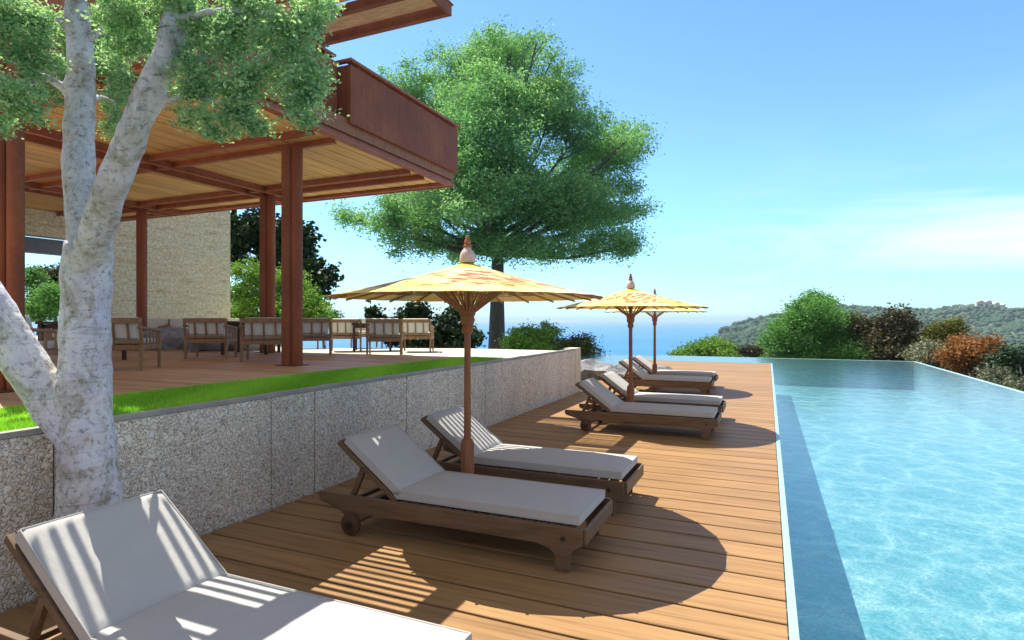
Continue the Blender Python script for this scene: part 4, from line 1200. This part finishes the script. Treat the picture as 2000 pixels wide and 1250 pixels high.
# ------------------------------------------------------------------ haze
hb = MB(); hb.box(-20500, 20500, -20500, 20500, -190, 62)
hm = bpy.data.materials.new('haze_air'); hm.use_nodes = True
hn = hm.node_tree; hn.nodes.clear()
out = hn.nodes.new('ShaderNodeOutputMaterial'); pv_ = hn.nodes.new('ShaderNodeVolumePrincipled')
pv_.inputs['Color'].default_value = (.66, .86, 1.0, 1); pv_.inputs['Density'].default_value = HAZE = 1.4e-4
pv_.inputs['Anisotropy'].default_value = .2
hn.links.new(pv_.outputs[0], out.inputs['Volume'])
ho = hb.build('haze', hm)
tag(ho, 'thin pale blue sea haze over the bay and hills', 'haze', kind='stuff')

# ------------------------------------------------------------------ world, sun, camera
w = bpy.data.worlds.new('World'); scene.world = w; w.use_nodes = True
nt = w.node_tree; bg = nt.nodes['Background']
sky = N(nt, 'ShaderNodeTexSky'); sky.sky_type = 'NISHITA'; sky.sun_disc = False
S = Vector((-.55, .22, 1)).normalized()
sky.sun_elevation = math.asin(S.z); sky.sun_rotation = math.atan2(S.x, S.y) % (2 * PI)
sky.air_density = 1.0; sky.dust_density = .25; sky.ozone_density = 2.5; sky.altitude = 60
tc = N(nt, 'ShaderNodeTexCoord'); sp = N(nt, 'ShaderNodeSeparateXYZ'); L(nt, tc.outputs['Generated'], sp.inputs[0])
mp = N(nt, 'ShaderNodeMapping'); mp.inputs['Rotation'].default_value = (0, 0, R(20)); mp.inputs['Scale'].default_value = (1.6, 2.0, 7.5); mp.inputs['Location'].default_value = (.3, .1, .15)
L(nt, tc.outputs['Generated'], mp.inputs['Vector'])
cl = noise(nt, mp.outputs[0], 1.5, 7, .58, .5)
clm = ramp(nt, cl, [(.47, (0, 0, 0)), (.70, (1, 1, 1))])
# wisps mostly towards the right of the view, low in the sky
side = ramp(nt, mathn(nt, 'ADD', mathn(nt, 'MULTIPLY', sp.outputs['X'], 1.0), .35), [(.15, (.15, .15, .15)), (.75, (1, 1, 1))])
elev = ramp(nt, sp.outputs['Z'], [(.02, (.3, .3, .3)), (.09, (1, 1, 1)), (.16, (.8, .8, .8)), (.21, (.16, .16, .16)), (.34, (.0, .0, .0))])
k = mathn(nt, 'MULTIPLY', mathn(nt, 'MULTIPLY', clm, side), elev)
col = sky.outputs[0]
lowc = ramp(nt, sp.outputs['Z'], [(0, (.42, .64, .80)), (.07, (.48, .72, .86)), (.16, (.56, .80, .94)), (.24, (.60, .83, 1.0)), (.34, (.60, .80, 1.0)), (.6, (.56, .78, 1.05))])
col = mixc(nt, 1.0, col, lowc, 'MULTIPLY')
col = mixc(nt, mathn(nt, 'MULTIPLY', k, .62), col, (6.2, 5.8, 6.0))
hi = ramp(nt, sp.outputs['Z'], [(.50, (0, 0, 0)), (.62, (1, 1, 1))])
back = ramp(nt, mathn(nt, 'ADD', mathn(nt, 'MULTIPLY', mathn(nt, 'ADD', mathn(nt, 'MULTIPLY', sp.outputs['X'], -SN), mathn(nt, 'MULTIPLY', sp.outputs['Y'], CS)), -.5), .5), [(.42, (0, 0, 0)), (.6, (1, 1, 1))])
fill_mask = mathn(nt, 'MAXIMUM', hi, back)
fill_veil = mathn(nt, 'MULTIPLY', fill_mask, ramp(nt, noise(nt, mp.outputs[0], .8, 5), [(.35, (.45, .45, .45)), (.6, (1, 1, 1))]))  # unseen pale cloud overhead and behind the camera, added as neutral fill light
col = mixc(nt, mathn(nt, 'MULTIPLY', fill_veil, .9), col, (1.9, 1.65, 1.35))
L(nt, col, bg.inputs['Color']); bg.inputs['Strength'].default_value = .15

sl_ = bpy.data.lights.new('sun', 'SUN'); sl_.energy = 4.6; sl_.angle = R(.12); sl_.color = (1.0, .95, .86)
so_ = bpy.data.objects.new('sun', sl_); COL.objects.link(so_)
so_.rotation_euler = S.to_track_quat('Z', 'Y').to_euler(); so_.location = (-20, 10, 40)

cam = bpy.data.cameras.new('camera'); cam.sensor_width = 36; cam.lens = 1140 / 2000 * 36
cam.clip_start = .05; cam.clip_end = 60000
co = bpy.data.objects.new('camera', cam); COL.objects.link(co)
co.location = (0, 0, EYE); co.rotation_euler = (R(90), 0, YAW)
scene.camera = co
scene.view_settings.view_transform = 'Standard'; scene.view_settings.look = 'None'
scene.view_settings.exposure = .86; scene.view_settings.gamma = 1
scene.cycles.max_bounces = 8; scene.cycles.transparent_max_bounces = 12; scene.cycles.volume_bounces = 0
